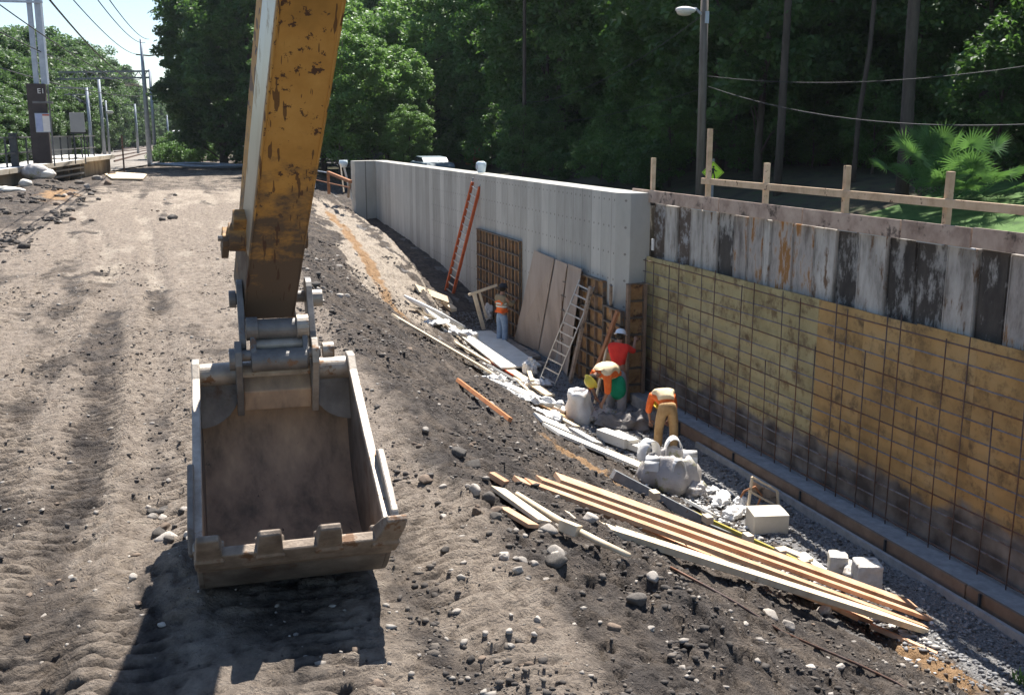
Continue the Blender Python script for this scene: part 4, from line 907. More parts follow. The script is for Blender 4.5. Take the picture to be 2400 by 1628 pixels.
def seg_box(s0, s1, n0, n1, z0, z1, mat, name, parent=pl, zs=0.0, bev=.01):
    b = MB(); vs = [pp(s, n, z + zs * (1 if s == s1 else 0)) for s in (s0, s1) for n in (n0, n1) for z in (z0, z1)]
    b.add(vs, [(0, 1, 3, 2), (4, 6, 7, 5), (0, 4, 5, 1), (2, 3, 7, 6), (0, 2, 6, 4), (1, 5, 7, 3)]); return b.build(name, mat, parent, bevel=bev)
seg_box(-24, 13.5, .35, 3.6, -.5, .98, mt['plat_wall'], 'wall')
seg_box(-24, 21, 0, 3.9, .98, 1.24, mt['plat_slab'], 'slab', zs=.08)
seg_box(21.04, LE, .08, 3.9, 1.12, 1.42, mt['plat_slab'], 'slab')
seg_box(22.5, LE - .3, .4, 3.6, -.5, 1.12, mt['plat_wall'], 'wall')
seg_box(13.5, 22.5, 1.2, 3.6, -.5, .98, mt['dark_steel'], 'recess')  # dark block stands in for the shaded gap under the slab
for z in (.35, .72): seg_box(13.0, 21.5, .25, .45, z, z + .12, mt['steel_grey'], 'steel_beam')
for s in (14, 17.6, 21.3): seg_box(s, s + .3, .45, .8, -.3, .98, mt['plat_wall'], 'support_post')
seg_box(-24, 21, .02, 3.88, 1.245, 1.262, mt['plat_top'], 'paving', zs=.08)
seg_box(21.06, LE - .02, .1, 3.88, 1.424, 1.436, mt['plat_top'], 'paving')
rl = empty('platform_railing', pp(0, .4, 1.26), 'dark steel railing along the near edge of the platform', 'railing')
def railbar(s0, s1, z0, z1, w, parent, n=.4, mat=None, name='rail'):
    b = MB(); b.beam(pp(s0, n, z0), pp(s1, n, z1), w, w); b.build(name, mat or mt['galv2'], parent)
mt['galv2'] = M('dull_grey_paint', [g(.10), g(.17)], .6, 3)
for z in (1.98, 2.80): railbar(-24, 27, z, z + .08, .07, rl)
s = -22.0
while s < 28:
    b = MB(); b.beam(pp(s, .4, 1.25), pp(s, .4, 2.83), .09, .09, up=(0, 1, 0)); b.build('post', mt['dark_steel'], rl); s += 2.1
P = atx(62, 360, pp(6, .45).x); b = MB(); q = pp(5.0, .45, 1.25)
b.box((q.x, q.y, 2.12), (.36, .36, 1.75)); b.box((q.x, q.y, 3.03), (.42, .42, .08)); thing(b, 'railing_pier', mt['dark_steel'], 'thick dark square pier breaking the platform railing', 'pier', bevel=.02)
fs = empty('mesh_fence', pp(28, 3.6, 1.4), 'black mesh fence along the far side of the platform', 'fence')
for s in np.arange(6, LE - 1, 4.1):
    b = MB(); b.beam(pp(s, 3.6, 2.15), pp(s + 4.0, 3.6, 2.15), .03, 1.35); b.build('mesh_panel', mt['dark_steel'], fs)
    b = MB(); b.beam(pp(s, 3.6, 1.25), pp(s, 3.6, 2.95), .08, .08, up=(0, 1, 0)); b.build('post', mt['steel_grey'], fs)
def text_mesh(name, fc):
    t = bpy.data.objects.new('t', fc); COL.objects.link(t); bpy.context.view_layer.update()
    me = bpy.data.meshes.new_from_object(t.evaluated_get(bpy.context.evaluated_depsgraph_get())); bpy.data.objects.remove(t)
    o = bpy.data.objects.new(name, me); COL.objects.link(o); return o
# tall catenary mast on the platform
q = aty(100, 385, 62.5); mz = 1.26; mast = empty('catenary_mast', (q.x, q.y, mz), 'tall twin column steel catenary mast with a brown wrapped base on the platform', 'mast')
def colm(x_px, w, y0, y1, mat, name, Y=62.5, dep=.4):
    a = aty(x_px, y0, Y); c = aty(x_px, y1, Y); b = MB(); b.box((c.x, Y, (a.z + c.z) / 2), (w, dep, abs(a.z - c.z))); return b.build(name, mat, mast, bevel=.01)
mt['wrap'] = M('brown_wrap', [(.035, .028, .028), (.065, .052, .05)], .7, 2, bump=.1)
colm(86, .25, -120, 198, mt['galv'], 'column'); colm(106.5, .38, -120, 198, mt['galv'], 'column')
colm(113.6, .10, -120, 198, M('lit_flange', [(.6, .64, .68), (.7, .73, .76)], .4, 3, metal=.2), 'flange', Y=62.26, dep=.1)  # sunlit column edge, its brightness put into a paler steel
colm(101, .92, 197, 383, mt['wrap'], 'wrapped_base', dep=.7)
colm(101, .98, 238, 243, mt['galv2'], 'band', dep=.76)
for yy in range(-60, 190, 26):
    a = aty(86, yy, 62.5); c_2 = aty(98, yy, 62.5); b = MB(); b.beam(a, c_2, .05, .05); b.build('lacing', mt['galv'], mast)
a = aty(-40, 2, 62.2); c_2 = aty(100, 5, 62.2); b = MB(); b.beam(a, c_2, .12, .12); b.build('top_beam', mt['galv'], mast)
q = aty(101, 288, 62.1); ib = empty('notice_case', (q.x, q.y - .05, q.z - .5), 'small white notice case with a poster fixed to the brown mast base', 'notice case')
b = MB(); b.box((q.x, 62.08, q.z), (.76, .10, 1.02)); b.build('case', mt['galv'], ib, bevel=.01)
b = MB(); b.box((q.x - .18, 62.02, q.z), (.32, .02, .94)); b.build('map_panel', M('blue_grey_print', [(.30, .34, .52), (.42, .46, .62)], .4, 5, bump=0), ib)
b = MB(); b.box((q.x + .17, 62.02, q.z - .05), (.34, .02, .84)); b.build('poster', M('white_print', [(.62, .58, .54), (.78, .74, .70)], .5, 14, bump=0, stretch=(.2, .2, 3)), ib)
b = MB(); b.box((q.x + .17, 62.02, q.z + .41), (.34, .022, .09)); b.build('poster_header', M('red_print', [(.45, .12, .08), (.5, .15, .1)], .5, 5, bump=0), ib)
fc = bpy.data.curves.new('mast_number', 'FONT'); fc.body = 'E1'; fc.size = .38; fc.extrude = .008; fc.materials.append(mt['white_bag'])
fo_ = text_mesh('mast_number', fc); q = aty(87, 219, 62.1); fo_.parent = mast
fo_.location = Vector((q.x, 62.5 - .36, q.z)) - mast.location; fo_.rotation_euler = (math.pi / 2, 0, 0)
q = aty(120.5, 300, 61.7); b = MB(); b.tube([(q.x, q.y, 1.3), (q.x, q.y, 5.6)], .04, 8); thing(b, 'conduit_pole', mt['galv2'], 'thin upright conduit pole next to the brown mast base', 'pole')
q = aty(183, 310, 66); sg = empty('sign_board', (q.x, q.y, 1.3), 'grey rectangular blank sign board on two dark legs on the platform', 'sign board')
t_p = aty(183, 264, 66).z; b_p = aty(183, 310, 66).z
b = MB(); b.box((q.x, 66, (t_p + b_p) / 2), (.80, .08, t_p - b_p)); b.build('board', M('sign_back', [(.30, .30, .29), (.36, .36, .35)], .6, 2, bump=0), sg, bevel=.01)
for dx in (-.28, .28):
    b = MB(); b.beam((q.x + dx, 66.06, 1.3), (q.x + dx, 66.06, b_p + .1), .06, .06, up=(0, 1, 0)); b.build('leg', mt['dark_steel'], sg)
b = MB(); b.box((q.x, 66.06, b_p - .05), (.84, .1, .1)); b.build('ledge', mt['dark_steel'], sg)
# gantry across the tracks and poles farther down the line
gp = aty(352, 389, 104); gan = empty('catenary_gantry', (gp.x, gp.y, 0), 'steel gantry spanning the tracks from a tall pole with a cross arm on top', 'gantry')
def gl(px0, py0, px1, py1, w, name, mat=None, Y=104, par=None, D=None):
    a = aty(px0, py0, Y); c_2 = aty(px1, py1, Y); b = MB(); b.beam(a, c_2, w, w, up=(0, 1, 0) if abs(px0 - px1) < abs(py0 - py1) else (0, 0, 1)); b.build(name, mat or mt['galv'], par or gan)
b = MB(); tt = aty(349, 92, 104); b.tube([(gp.x, 104, -.2), (gp.x, 104, 8), (gp.x - .05, 104, tt.z)], [.24, .19, .10], 10); b.build('pole', mt['galv'], gan, smooth=True)
gl(-60, 172, 350, 167, .16, 'top_chord', mt['steel_grey']); gl(-60, 190, 350, 182, .16, 'bottom_chord', mt['steel_grey'])
for k in range(20):
    x0 = 345 - k * 21; gl(x0, 168 + k * .2, x0 - 10, 183 + k * .35, .07, 'brace', mt['steel_grey']); gl(x0 - 10, 183 + k * .35, x0 - 20, 168 + k * .3, .07, 'brace', mt['steel_grey'])
gl(318, 128, 350, 131, .12, 'cross_arm', mt['old_wood']); gl(350, 131, 379, 127, .12, 'cross_arm', mt['old_wood'])
def linepole(px_, ytop, ybot, Y, r, label, arms=(), lamp=None):
    P = aty(px_, ybot, Y); T = aty(px_, ytop, Y); e = empty('line_pole', (P.x, Y, -.2), label, 'pole', 'poles along the railway')
    b = MB(); b.tube([(P.x, Y, -.2), (P.x, Y, T.z)], [r, r * .7], 8); b.build('shaft', mt['galv'], e, smooth=True)
    for (x0, y0, x1, y1) in arms:
        a = aty(x0, y0, Y); c_2 = aty(x1, y1, Y); b = MB(); b.beam(a, c_2, .1, .1); b.build('arm', mt['steel_grey'], e)
    if lamp:
        a = aty(*lamp, Y); b = MB(); b.box((a.x, a.y, a.z), (.75, .4, .3)); b.build('lamp_head', mt['white_bag'], e, bevel=.08)
linepole(363, 163, 344, 128, .20, 'grey pole just right of the gantry pole', ((352, 203, 366, 203),))
linepole(215, 206, 352, 92, .17, 'grey pole with bracket arms standing behind the platform end', ((130, 206, 218, 207), (150, 222, 214, 222), (184, 236, 214, 244), (160, 218, 214, 250)))
linepole(242, 186, 322, 118, .2, 'grey pole right of the bracket arm pole')
linepole(254, 236, 322, 130, .14, 'short thin pole carrying a white lamp', (), (257, 263))
linepole(322, 244, 330, 170, .2, 'short distant pole left of the gantry pole', ((290, 246, 350, 244), (300, 265, 345, 263)))
linepole(395, 270, 330, 190, .18, 'distant pole between the gantry and the white train')
linepole(425, 228, 326, 190, .3, 'distant grey mast with three cross beams right of the gantry', ((372, 229, 462, 231), (375, 244, 462, 246), (390, 262, 462, 264)))
b = MB(); a = aty(293, 199, 112); c_2 = aty(326, 199, 112); b.beam(a, c_2, .3, .2); thing(b, 'signal_arm', mt['pale'], 'short pale horizontal bar hung below the gantry', 'signal arm')
# overhead wires
def wire(name, label, A, B_, sag, r=.02, group=None, n=24, mat=None):
    A = Vector(A); B_ = Vector(B_); b = MB(); b.tube([A.lerp(B_, t) - Vector((0, 0, 4 * sag * t * (1 - t))) for t in np.linspace(0, 1, n)], r, 5)
    return thing(b, name, mat or mt['wire'], label, 'wire', group, smooth=True)
G = 'overhead wires of the railway'
wire('overhead_wire', 'railway wire ending at the left tip of the gantry cross arm', atd(120, -60, 30), aty(319, 127, 104), .5, .022, G)
wire('overhead_wire', 'railway wire ending at the top of the gantry pole', atd(215, -60, 30), aty(349, 92, 104), .5, .022, G)
wire('overhead_wire', 'railway wire running above the gantry top', atd(185, -60, 30), aty(340, 100, 104), .6, .022, G)
wire('overhead_wire', 'railway wire crossing in front of the bank trees from the top of the photo', atd(100, -20, 26), aty(330, 185, 104), .8, .03, G)
wire('overhead_wire', 'railway wire from the top left corner toward the mast', atd(-30, -10, 40), aty(330, 205, 104), .5, .03, G)
wire('overhead_wire', 'railway wire sagging low behind the mast', atd(-30, 60, 45), aty(345, 205, 110), .5, .03, G)
wire('overhead_wire', 'lowest railway wire left of the gantry', atd(-30, 150, 50), aty(345, 225, 120), .5, .03, G)
# rails on their ballast
bb = MB(); edge = [(-11.5, 88), (-5.2, 88), (-2.2, 110), (1.4, 160), (6, 240), (14, 420), (-10, 420), (-16, 240), (-17, 160), (-16, 110)]
bb.add([(x, y, .14) for x, y in edge], [tuple(range(len(edge)))]); tag(bb.build('track_ballast', mt['ballast']), kind='structure')
mt['rust_rail'] = M('rusty_rail', [(.07, .04, .03), (.14, .085, .06)], .7, 2, bump=0)
tr1 = [[(268, 378), (320, 364), (380, 350), (440, 333.5)], [(268, 367), (320, 357), (380, 345), (440, 331.5)], [(268, 356), (330, 350), (385, 342), (442, 330)], [(268, 351), (330, 346), (385, 339.5), (442, 328.5)]]
for k in range(2):
    e = empty('railway_track', atz(320, 360 - 12 * k, .2), ('near', 'far')[k] + ' railway track of two rusty brown rails on ballast', 'railway track', 'railway tracks')
    for rr_ in tr1[2 * k:2 * k + 2]:
        pts = [atz(x, y, .22) for x, y in rr_]; b = MB()
        for i in range(len(pts) - 1): b.beam(pts[i], pts[i + 1], .16, .18)
        b.build('rail', mt['rust_rail'], e)
P = aty(285, 318, 88); b = MB(); b.beam((P.x, 88, -.2), (P.x, 88, P.z), .12, .12, up=(0, 1, 0)); thing(b, 'rusty_post', mt['rust_rail'], 'single rusty brown post past the end of the platform', 'post')
# train far down the line
q = atz(418, 328, .3); q = atd(418, 314, 215); tn_ = empty('train', (q.x, q.y, .3), 'tiny white train front far down the railway', 'train')
b = MB(); b.box((q.x, q.y + 6, 2.2), (2.7, 14, 3.2)); b.build('body', mt['white_bag'], tn_, bevel=.4)
b = MB(); b.box((q.x + .2, q.y - 1.02, 2.5), (1.8, .1, .9)); b.build('windscreen', M('glass_blue', [(.15, .3, .4), (.2, .35, .45)], .2, 3, bump=0), tn_)
# spoil and debris at the end of the haul road
b = MB(); b.add([], []); rs = np.random.RandomState(8)
for k in range(40):
    c = aty(rs.uniform(382, 442), rs.uniform(328, 342), rs.uniform(150, 165)); d = Vector((rs.uniform(-1, 1), rs.uniform(-1, 1), rs.uniform(-.3, .4))).normalized(); b.tube([c - d * 1.0, c + d * 1.0], .18, 6)
thing(b, 'timber_pile', mt['rust_rail'], 'reddish brown heap of old timbers beside the track', 'timber heap')
pg = empty('pipe_bundle', atz(470, 388, .1), 'bundle of long grey blue pipes lying across the end of the dirt road', 'pipe bundle')
for k in range(6):
    A = atz(372 - 4 * k + rs.uniform(-6, 6), 388 - .8 * k, .15 + .10 * (k % 3)); B_ = atz(590, 392 - 1.2 * k, .15 + .12 * (k % 3)); b = MB()
    b.tube([A.lerp(B_, t) + Vector((0, 0, .08 * math.sin(6 * t + k))) for t in np.linspace(0, 1, 12)], .11, 8); b.build('pipe', mt['galv'], pg, smooth=True)
q = [atz(245, 408, .12), atz(275, 403, .14), atz(345, 408, .12), atz(335, 420, .10), atz(262, 419, .10)]
b = MB(); b.prism([(p.x, p.y) for p in q], .06, .14, (0, 0, 0), (1, 0, 0), (0, 1, 0), (0, 0, 1)); thing(b, 'plywood_sheet', mt['pale'], 'large tan sheet lying flat by the end of the platform', 'sheet', bevel=.01)
# ------------------------------------------------------------ street side: pole, lamp, sign, wires, car
P = atd(1641, 448, 33.5); up_ = empty('utility_pole', (P.x, P.y, .45), 'tall weathered wooden utility pole behind the guard rail carrying a street lamp', 'utility pole')
b = MB(); Tq = aty(1653, -60, P.y); b.tube([(P.x, P.y, .2), ((P.x + Tq.x) / 2, P.y, (1.2 + Tq.z) / 2), (Tq.x, P.y, Tq.z)], [.150, .135, .12], 14); b.build('pole', M('pole_wood', [(.10, .085, .07), (.19, .165, .14)], .9, 4, stretch=(3, 3, .3), bump=.5), up_, smooth=True)
A = aty(1652, 42, P.y); B_ = aty(1632, 22, P.y); C_ = aty(1612, 20, P.y); b = MB(); b.tube([A, A.lerp(B_, .5), B_, C_], [.05, .045, .04, .035], 8); b.box(A, (.12, .34, .36)); b.build('lamp_arm', mt['galv'], up_, smooth=False)
def ellip(b, c, r, n=14, m_=10, nz=0.0, seed=0, cut=None, rot=None):
    rs = np.random.RandomState(seed); vs = []; fs = []; ph = rs.rand(6) * 6
    for i in range(m_ + 1):
        th = math.pi * i / m_
        for k in range(n):
            a = 2 * math.pi * k / n; d = Vector((math.sin(th) * math.cos(a), math.sin(th) * math.sin(a), math.cos(th)))
            q = 1 + nz * (math.sin(3 * d.x * 1.7 + ph[0]) * math.cos(2.6 * d.y + ph[1]) + .6 * math.sin(5.3 * d.z + ph[2] + 3 * d.x) + .5 * math.sin(7 * d.y + ph[3] - 4 * d.z))
            p = Vector((d.x * r[0] * q, d.y * r[1] * q, d.z * r[2] * q))
            if rot is not None: p = rot @ p
            vs.append(Vector(c) + p)
    for i in range(m_):
        for k in range(n): fs.append((i * n + k, i * n + (k + 1) % n, (i + 1) * n + (k + 1) % n, (i + 1) * n + k))
    b.add(vs, fs)
c = aty(1607, 24, P.y); b = MB(); ellip(b, c, (.36, .17, .11)); b.build('lamp_head', mt['white_bag'], up_, smooth=True)
c = aty(1604, 29, P.y); b = MB(); ellip(b, c, (.27, .14, .12)); b.build('lens', M('lamp_lens', [(.45, .42, .36), (.55, .52, .45)], .25, 4, bump=0), up_, smooth=True)
# walker sign
P2 = atd(1671, 404, 31); sg2 = empty('crossing_sign', (P2.x, P2.y, .6), 'yellow green diamond pedestrian crossing sign behind the second fence post', 'road sign')
nf = (CC - P2); nf.z = 0; nf.normalize(); sx_ = Vector((nf.y, -nf.x, 0)); sx_ = sx_ if sx_.dot(CR) > 0 else -sx_
hw = .335; b = MB(); r_ = .07
dia = [(0, -hw), (hw, 0), (0, hw), (-hw, 0)]
b.prism(dia, 0, .006, P2, sx_, (0, 0, 1), nf); b.build('panel', M('sign_lime', [(.42, .68, .03), (.46, .72, .04)], .4, 4, bump=0), sg2)
b = MB()
for s_ in (1,):
    k_ = hw * .93; k2 = hw * .88
    o1 = [(0, -k_), (k_, 0), (0, k_), (-k_, 0)]; o2 = [(0, -k2), (k2, 0), (0, k2), (-k2, 0)]
    for i in range(4):
        q4 = [o1[i], o1[(i + 1) % 4], o2[(i + 1) % 4], o2[i]]; b.prism(q4, .0065, .009, P2, sx_, (0, 0, 1), nf)
b.build('border', mt['black'], sg2)
b = MB()   # walking figure: head, trunk, two legs, two arms
hd = [(.02 + .05 * math.cos(t), .265 + .05 * math.sin(t)) for t in np.linspace(0, 2 * math.pi, 14, endpoint=False)]
for pl in (hd, [(-.05, .20), (.06, .21), (.06, -.02), (-.05, -.02)], [(-.05, 0), (.01, 0), (-.10, -.32), (-.16, -.30)], [(0, 0), (.06, 0), (.10, -.16), (.13, -.32), (.07, -.33), (.04, -.15)], [(.05, .20), (.15, .07), (.20, .09), (.21, .05), (.13, .03), (.04, .13)], [(-.05, .20), (-.04, .13), (-.12, .02), (-.16, .05)]):
    pl = [(u * .62, v * .62) for u, v in pl]; b.prism(pl, .0065, .0095, P2, sx_, (0, 0, 1), nf)
b.build('walking_figure', mt['black'], sg2)
b = MB(); b.beam((P2.x - nf.x * .05, P2.y - nf.y * .05, .4), (P2.x - nf.x * .05, P2.y - nf.y * .05, P2.z + .4), .06, .04, up=(0, 1, 0)); b.build('post', mt['steel_grey'], sg2)
G = 'utility wires beyond the wall'
PX, PY = P.x, P.y
def uw(label, a, b_, sag, r=.018): return wire('utility_wire', label, a, b_, sag, r * .62, G, 30, mt['wire'])
uw('upper of two wires right of the utility pole, nearly level', aty(1655, 178, PY), atd(2500, 140, 24), .35)
uw('lower heavier cable right of the utility pole, sagging to the right', aty(1660, 203, PY), atd(2480, 288, 22), .45, .022)
uw('cable climbing from the dark thin trunk to the street lamp', aty(1652, 32, PY), atx(1228, 240, 19.5), .7, .02)
uw('thin wire from the utility pole dropping left into the dark wood', aty(1652, 205, PY), atx(1228, 285, 19.4), .4, .014)
uw('upper slack wire between the two dark trunks behind the wall', atx(978, 208, 19.9), atx(1228, 240, 19.4), .9, .018)
uw('lower slack wire between the two dark trunks behind the wall', atx(940, 240, 19.9), atx(1228, 282, 19.4), .8, .018)
# parked car seen over the wall
c = atx(1011, 396, 14.2); car = empty('parked_car', (c.x, c.y, .46), 'pale car parked on the street with only its roof showing over the concrete wall', 'car')
mt['car'] = M('car_paint', [(.10, .14, .16), (.13, .17, .19)], .6, 3, bump=0, spec=.2)
L0 = c.y
body = [(-2.2, .35), (-2.25, .75), (-2.05, .92), (-1.2, .98), (-.75, 1.24), (.75, 1.28), (1.45, 1.0), (2.15, .88), (2.28, .6), (2.2, .35)]
b = MB(); b.prism([(y, z) for y, z in body[:4] + [(1.45, 1.0)] + body[7:]], -.86, .86, (c.x, L0, .46), (0, 1, 0), (0, 0, 1), (1, 0, 0)); b.build('body', mt['car'], car, bevel=.06)
b = MB(); b.prism([(-1.22, .96), (-.75, 1.22), (.75, 1.26), (1.47, .98)], -.76, .76, (c.x, L0, .46), (0, 1, 0), (0, 0, 1), (1, 0, 0)); b.build('window_band', M('car_glass', [(.02, .03, .035), (.03, .04, .045)], .1, 3, bump=0), car, bevel=.03)
b = MB(); b.prism([(-.78, 1.20), (-.7, 1.25), (.7, 1.29), (.8, 1.24)], -.72, .72, (c.x, L0, .46), (0, 1, 0), (0, 0, 1), (1, 0, 0)); b.build('roof', mt['car'], car, bevel=.02)
for sx__ in (-1, 1):
    for dy in (-1.35, 1.4):
        b = MB(); b.tube([(c.x + sx__ * .70, L0 + dy, .79), (c.x + sx__ * .88, L0 + dy, .79)], .32, 18); wv_ = b.build('wheel', mt['black'], car, smooth=False)
# white warning lamps on the wall top
mt['lens'] = M('white_plastic', [(.50, .60, .64), (.72, .80, .82)], .35, 6, bump=.2)
def wlamp(x, y, X, label, s=1.0):
    q = atx(x, y, X); e = empty('warning_lamp', (q.x, q.y, q.z), label, 'warning lamp')
    b = MB(); b.tube([q, q + Vector((0, 0, .05)), q + Vector((0, 0, .22 * s)), q + Vector((0, 0, .33 * s)), q + Vector((0, 0, .38 * s))], [.12 * s, .14 * s, .17 * s, .17 * s, .10 * s], 16); b.build('cover', mt['lens'], e, smooth=True)
    b = MB(); b.tube([q + Vector((-.17 * s, 0, .2 * s)), q + Vector((-.14 * s, 0, .2 * s))], .09 * s, 14); b.build('lens', mt['galv'], e)
wlamp(1128, 405, 9.75, 'white plastic warning lamp standing on the concrete wall above the orange ladder', 1.0)
q = atx(806, 390, 7.9); e = empty('lamp_post', (q.x, q.y, .0), 'white lamp on a leaning timber post left of the concrete wall', 'warning lamp')
b = MB(); q2 = Vector((q.x + .35, q.y, -.2)); b.beam(q2, q, .09, .09, up=(0, 1, 0)); b.build('post', mt['white_board'], e)
b = MB(); b.tube([q + Vector((-.02, 0, -.05)), q + Vector((-.02, 0, .12)), q + Vector((-.02, 0, .3))], [.14, .22, .2], 14); b.build('cover', mt['lens'], e, smooth=True)
# rusty barrier at the top of the bank
br = empty('timber_barrier', atx(768, 440, 7.3), 'rusty brown barrier of two posts and thin rails at the top of the bank', 'barrier')
def bb_(p0, p1, w, m_, name, X=7.3): b = MB(); b.beam(atx(*p0, X), atx(*p1, X), w, w, up=(0, 1, 0) if abs(p0[0] - p1[0]) < 8 else (0, 0, 1)); b.build(name, m_, br)
mt['rust'] = M('rust_orange', [(.20, .085, .04), (.34, .16, .08)], .85, 5)
bb_((769, 402), (771, 455), .14, mt['rust'], 'post'); bb_((738, 400), (738, 440), .08, mt['galv'], 'post', 6.9); bb_((820, 424), (816, 462), .11, mt['old_wood'], 'post', 7.8)
bb_((769, 404), (822, 426), .13, mt['rust'], 'rail'); bb_((740, 400), (769, 405), .05, mt['galv'], 'rail'); bb_((740, 422), (820, 440), .05, mt['rust'], 'rail'); bb_((798, 385), (806, 450), .06, mt['pale'], 'brace', 7.6)

# ------------------------------------------------------------ timber and litter on the bank and the trench floor
def settle(A, B_, t, q=75):
    n = 24; s = np.linspace(0, 1, n); X = A.x + (B_.x - A.x) * s; Y = A.y + (B_.y - A.y) * s; Z = A.z + (B_.z - A.z) * s
    dz = float(np.percentile(H(X, Y) - Z, q)) + t / 2; return A + Vector((0, 0, dz)), B_ + Vector((0, 0, dz))
def board(x1, y1, x2, y2, w, t, mat, label, name='board', cat='board', group=None, lift=0.0, q=75, up=(0, 0, 1), bow=0.0, tilt=0.0, mir=None):
    A, B_ = settle(hit(x1, y1, .05 + lift), hit(x2, y2, .05 + lift), t, q); A.z += lift; B_.z += lift
    b = MB(); n = 7 if bow else 1
    mx_, my_ = (A.x + B_.x) / 2, (A.y + B_.y) / 2; gb = lambda x_, y_: float(base_h(np.array([x_]), np.array([y_]))[0])
    up = Vector((gb(mx_ - .15, my_) - gb(mx_ + .15, my_), gb(mx_, my_ - .15) - gb(mx_, my_ + .15), .3)).normalized()
    d = (B_ - A).normalized(); s = d.cross(Vector(up)).normalized(); u = s.cross(d)
    if tilt: rot = Matrix.Rotation(tilt, 3, d); s = rot @ s; u = rot @ u
    vs = []; fs = []
    for i in range(n + 1):
        k = i / n; c = A.lerp(B_, k) + Vector((0, 0, 4 * bow * k * (1 - k))); vs += [c - s * w / 2 - u * t / 2, c + s * w / 2 - u * t / 2, c + s * w / 2 + u * t / 2, c - s * w / 2 + u * t / 2]
    for i in range(n):
        for j in range(4): fs.append((i * 4 + j, i * 4 + (j + 1) % 4, i * 4 + 4 + (j + 1) % 4, i * 4 + 4 + j))
    fs += [(3, 2, 1, 0), tuple(len(vs) - 4 + j for j in range(4))]
    b.add(vs, fs); o = thing(b, name, mat, label, cat, group, bevel=.004); return o
GL = 'long sawn boards piled across the bank'
FR = mt['fresh']
board(1211, 1118, 2034, 1446, .17, .05, FR, 'lowest orange board of the long pile, ending short of the others', 'sawn_board', group=GL)
board(1237, 1109, 2165, 1450, .18, .05, FR, 'orange board lying second from the bottom of the long pile', 'sawn_board', group=GL, lift=.07)
board(1262, 1101, 2187, 1434, .17, .05, FR, 'widest orange board in the middle of the long pile', 'sawn_board', group=GL, lift=.045)
board(1306, 1096, 2140, 1398, .19, .055, FR, 'uppermost orange board of the long pile, starting farthest right', 'sawn_board', group=GL, lift=.09, tilt=.15)
board(1328, 1198, 2160, 1464, .20, .07, mt['pale'], 'pale grained board leaving the long pile at its left end', 'sawn_board', group=GL, lift=.03)
board(1862, 1383, 2010, 1452, .10, .05, FR, 'short orange offcut under the right part of the long pile', 'offcut', 'offcut', lift=.0)
board(2040, 1460, 2196, 1528, .12, .05, FR, 'orange offcut half buried right of the long pile end', 'offcut', 'offcut', lift=.0)
board(1150, 1120, 1186, 1142, .14, .05, FR, 'stubby orange offcut, topmost of the three short pieces', 'offcut', 'offcut')
board(1166, 1146, 1278, 1226, .17, .035, mt['pale'], 'broad pale tapered stake below the stubby offcut', 'stake', 'stake')
board(1178, 1182, 1250, 1224, .13, .035, FR, 'short orange stake overlapping the broad pale one', 'stake', 'stake', lift=.02)
board(1436, 1120, 1640, 1226, .16, .14, mt['steel_grey'], 'dark grey steel beam lying above the yellow one', 'steel_beam', 'beam', 'steel beams beside the board pile')
b_ = board(1480, 1120, 1912, 1318, .14, .05, M('yellow_beam', [(.34, .27, .04), (.46, .38, .09)], .6, 6, spots=(.5, .42, .25), spot_scale=3), 'long yellow formwork beam with pale clips beside the orange boards', 'yellow_beam', 'beam', lift=.12)
board(1640, 1226, 1806, 1284, .13, .10, mt['steel_grey'], 'second grey steel beam running under the yellow beam', 'steel_beam', 'beam', 'steel beams beside the board pile')
A = Vector(hit(1480, 1120, .3)); B_ = Vector(hit(1912, 1318, .3))
clip_par = b_
for k in (.12, .40, .62, .80, .93):
    c = A.lerp(B_, k); b = MB(); b.box((c.x, c.y, c.z - .08), (.10, .16, .10)); ob = b.build('clip', mt['pale'], None, bevel=.01); ob.parent = clip_par; ob.location = -clip_par.location
# long curved stick and cable
A = [hit(x, y, .06, True) for x, y in ((1211, 1164), (1290, 1215), (1340, 1244), (1400, 1275), (1474, 1310))]
b = MB(); b.tube([p + Vector((0, 0, .03)) for p in A], [.022, .03, .03, .028, .022], 8); thing(b, 'long_stick', mt['pale'], 'long thin bent stick below the left end of the board pile', 'stick', smooth=True)
board(1316, 1230, 1356, 1246, .10, .09, mt['pale'], 'small square wooden block lying on the long bent stick', 'wood_block', 'block', lift=.05)
pts = [hit(x, y, .05, True) for x, y in ((1571, 1321), (1650, 1364), (1730, 1412), (1830, 1466), (1920, 1505), (2010, 1552), (2100, 1600), (2180, 1650))]
pts = [Vector((p.x, p.y, h1(p.x, p.y) + .02)) for p in pts]; b = MB(); b.tube(pts, .013, 7); thing(b, 'reinforcing_bar', mt['rebar'], 'single long rusty bar lying down the bank at the lower right', 'steel bar', smooth=True)
# pale timber along the toe of the bank
WB = mt['white_board']; PL = mt['pale']
board(926, 738, 1155, 872, .46, .05, PL, 'long pale board at the top left of the litter along the trench', 'pale_board', lift=.10)
board(1040, 708, 1064, 728, .20, .12, PL, 'stub of squared timber at the edge of the dark pit', 'timber_stub', 'timber')
board(976, 676, 1057, 706, .3, .06, PL, 'weathered pale plank lying at the lip of the sandy bank', 'plank', 'plank')
A = [hit(x, y, .1) for x, y in ((947, 699), (972, 714), (1020, 738), (1088, 776), (1120, 800))]
b = MB(); b.tube([p + Vector((0, 0, .08)) for p in A], [.03, .075, .09, .085, .05], 10); thing(b, 'white_tube', mt['white_bag'], 'long white wrapped tube lying above the pale board', 'tube', smooth=True)
board(1110, 776, 1222, 858, 1.1, .05, WB, 'wide bleached board lying on the trench litter', 'wide_board', lift=.12)
board(1088, 778, 1200, 860, .26, .05, PL, 'narrow pale board along the left edge of the wide bleached board', 'pale_board', lift=.10)
board(1150, 778, 1256, 838, .30, .08, mt['old_wood'], 'dark brown plank in the wall shadow behind the wide bleached board', 'plank', 'plank', lift=.03)
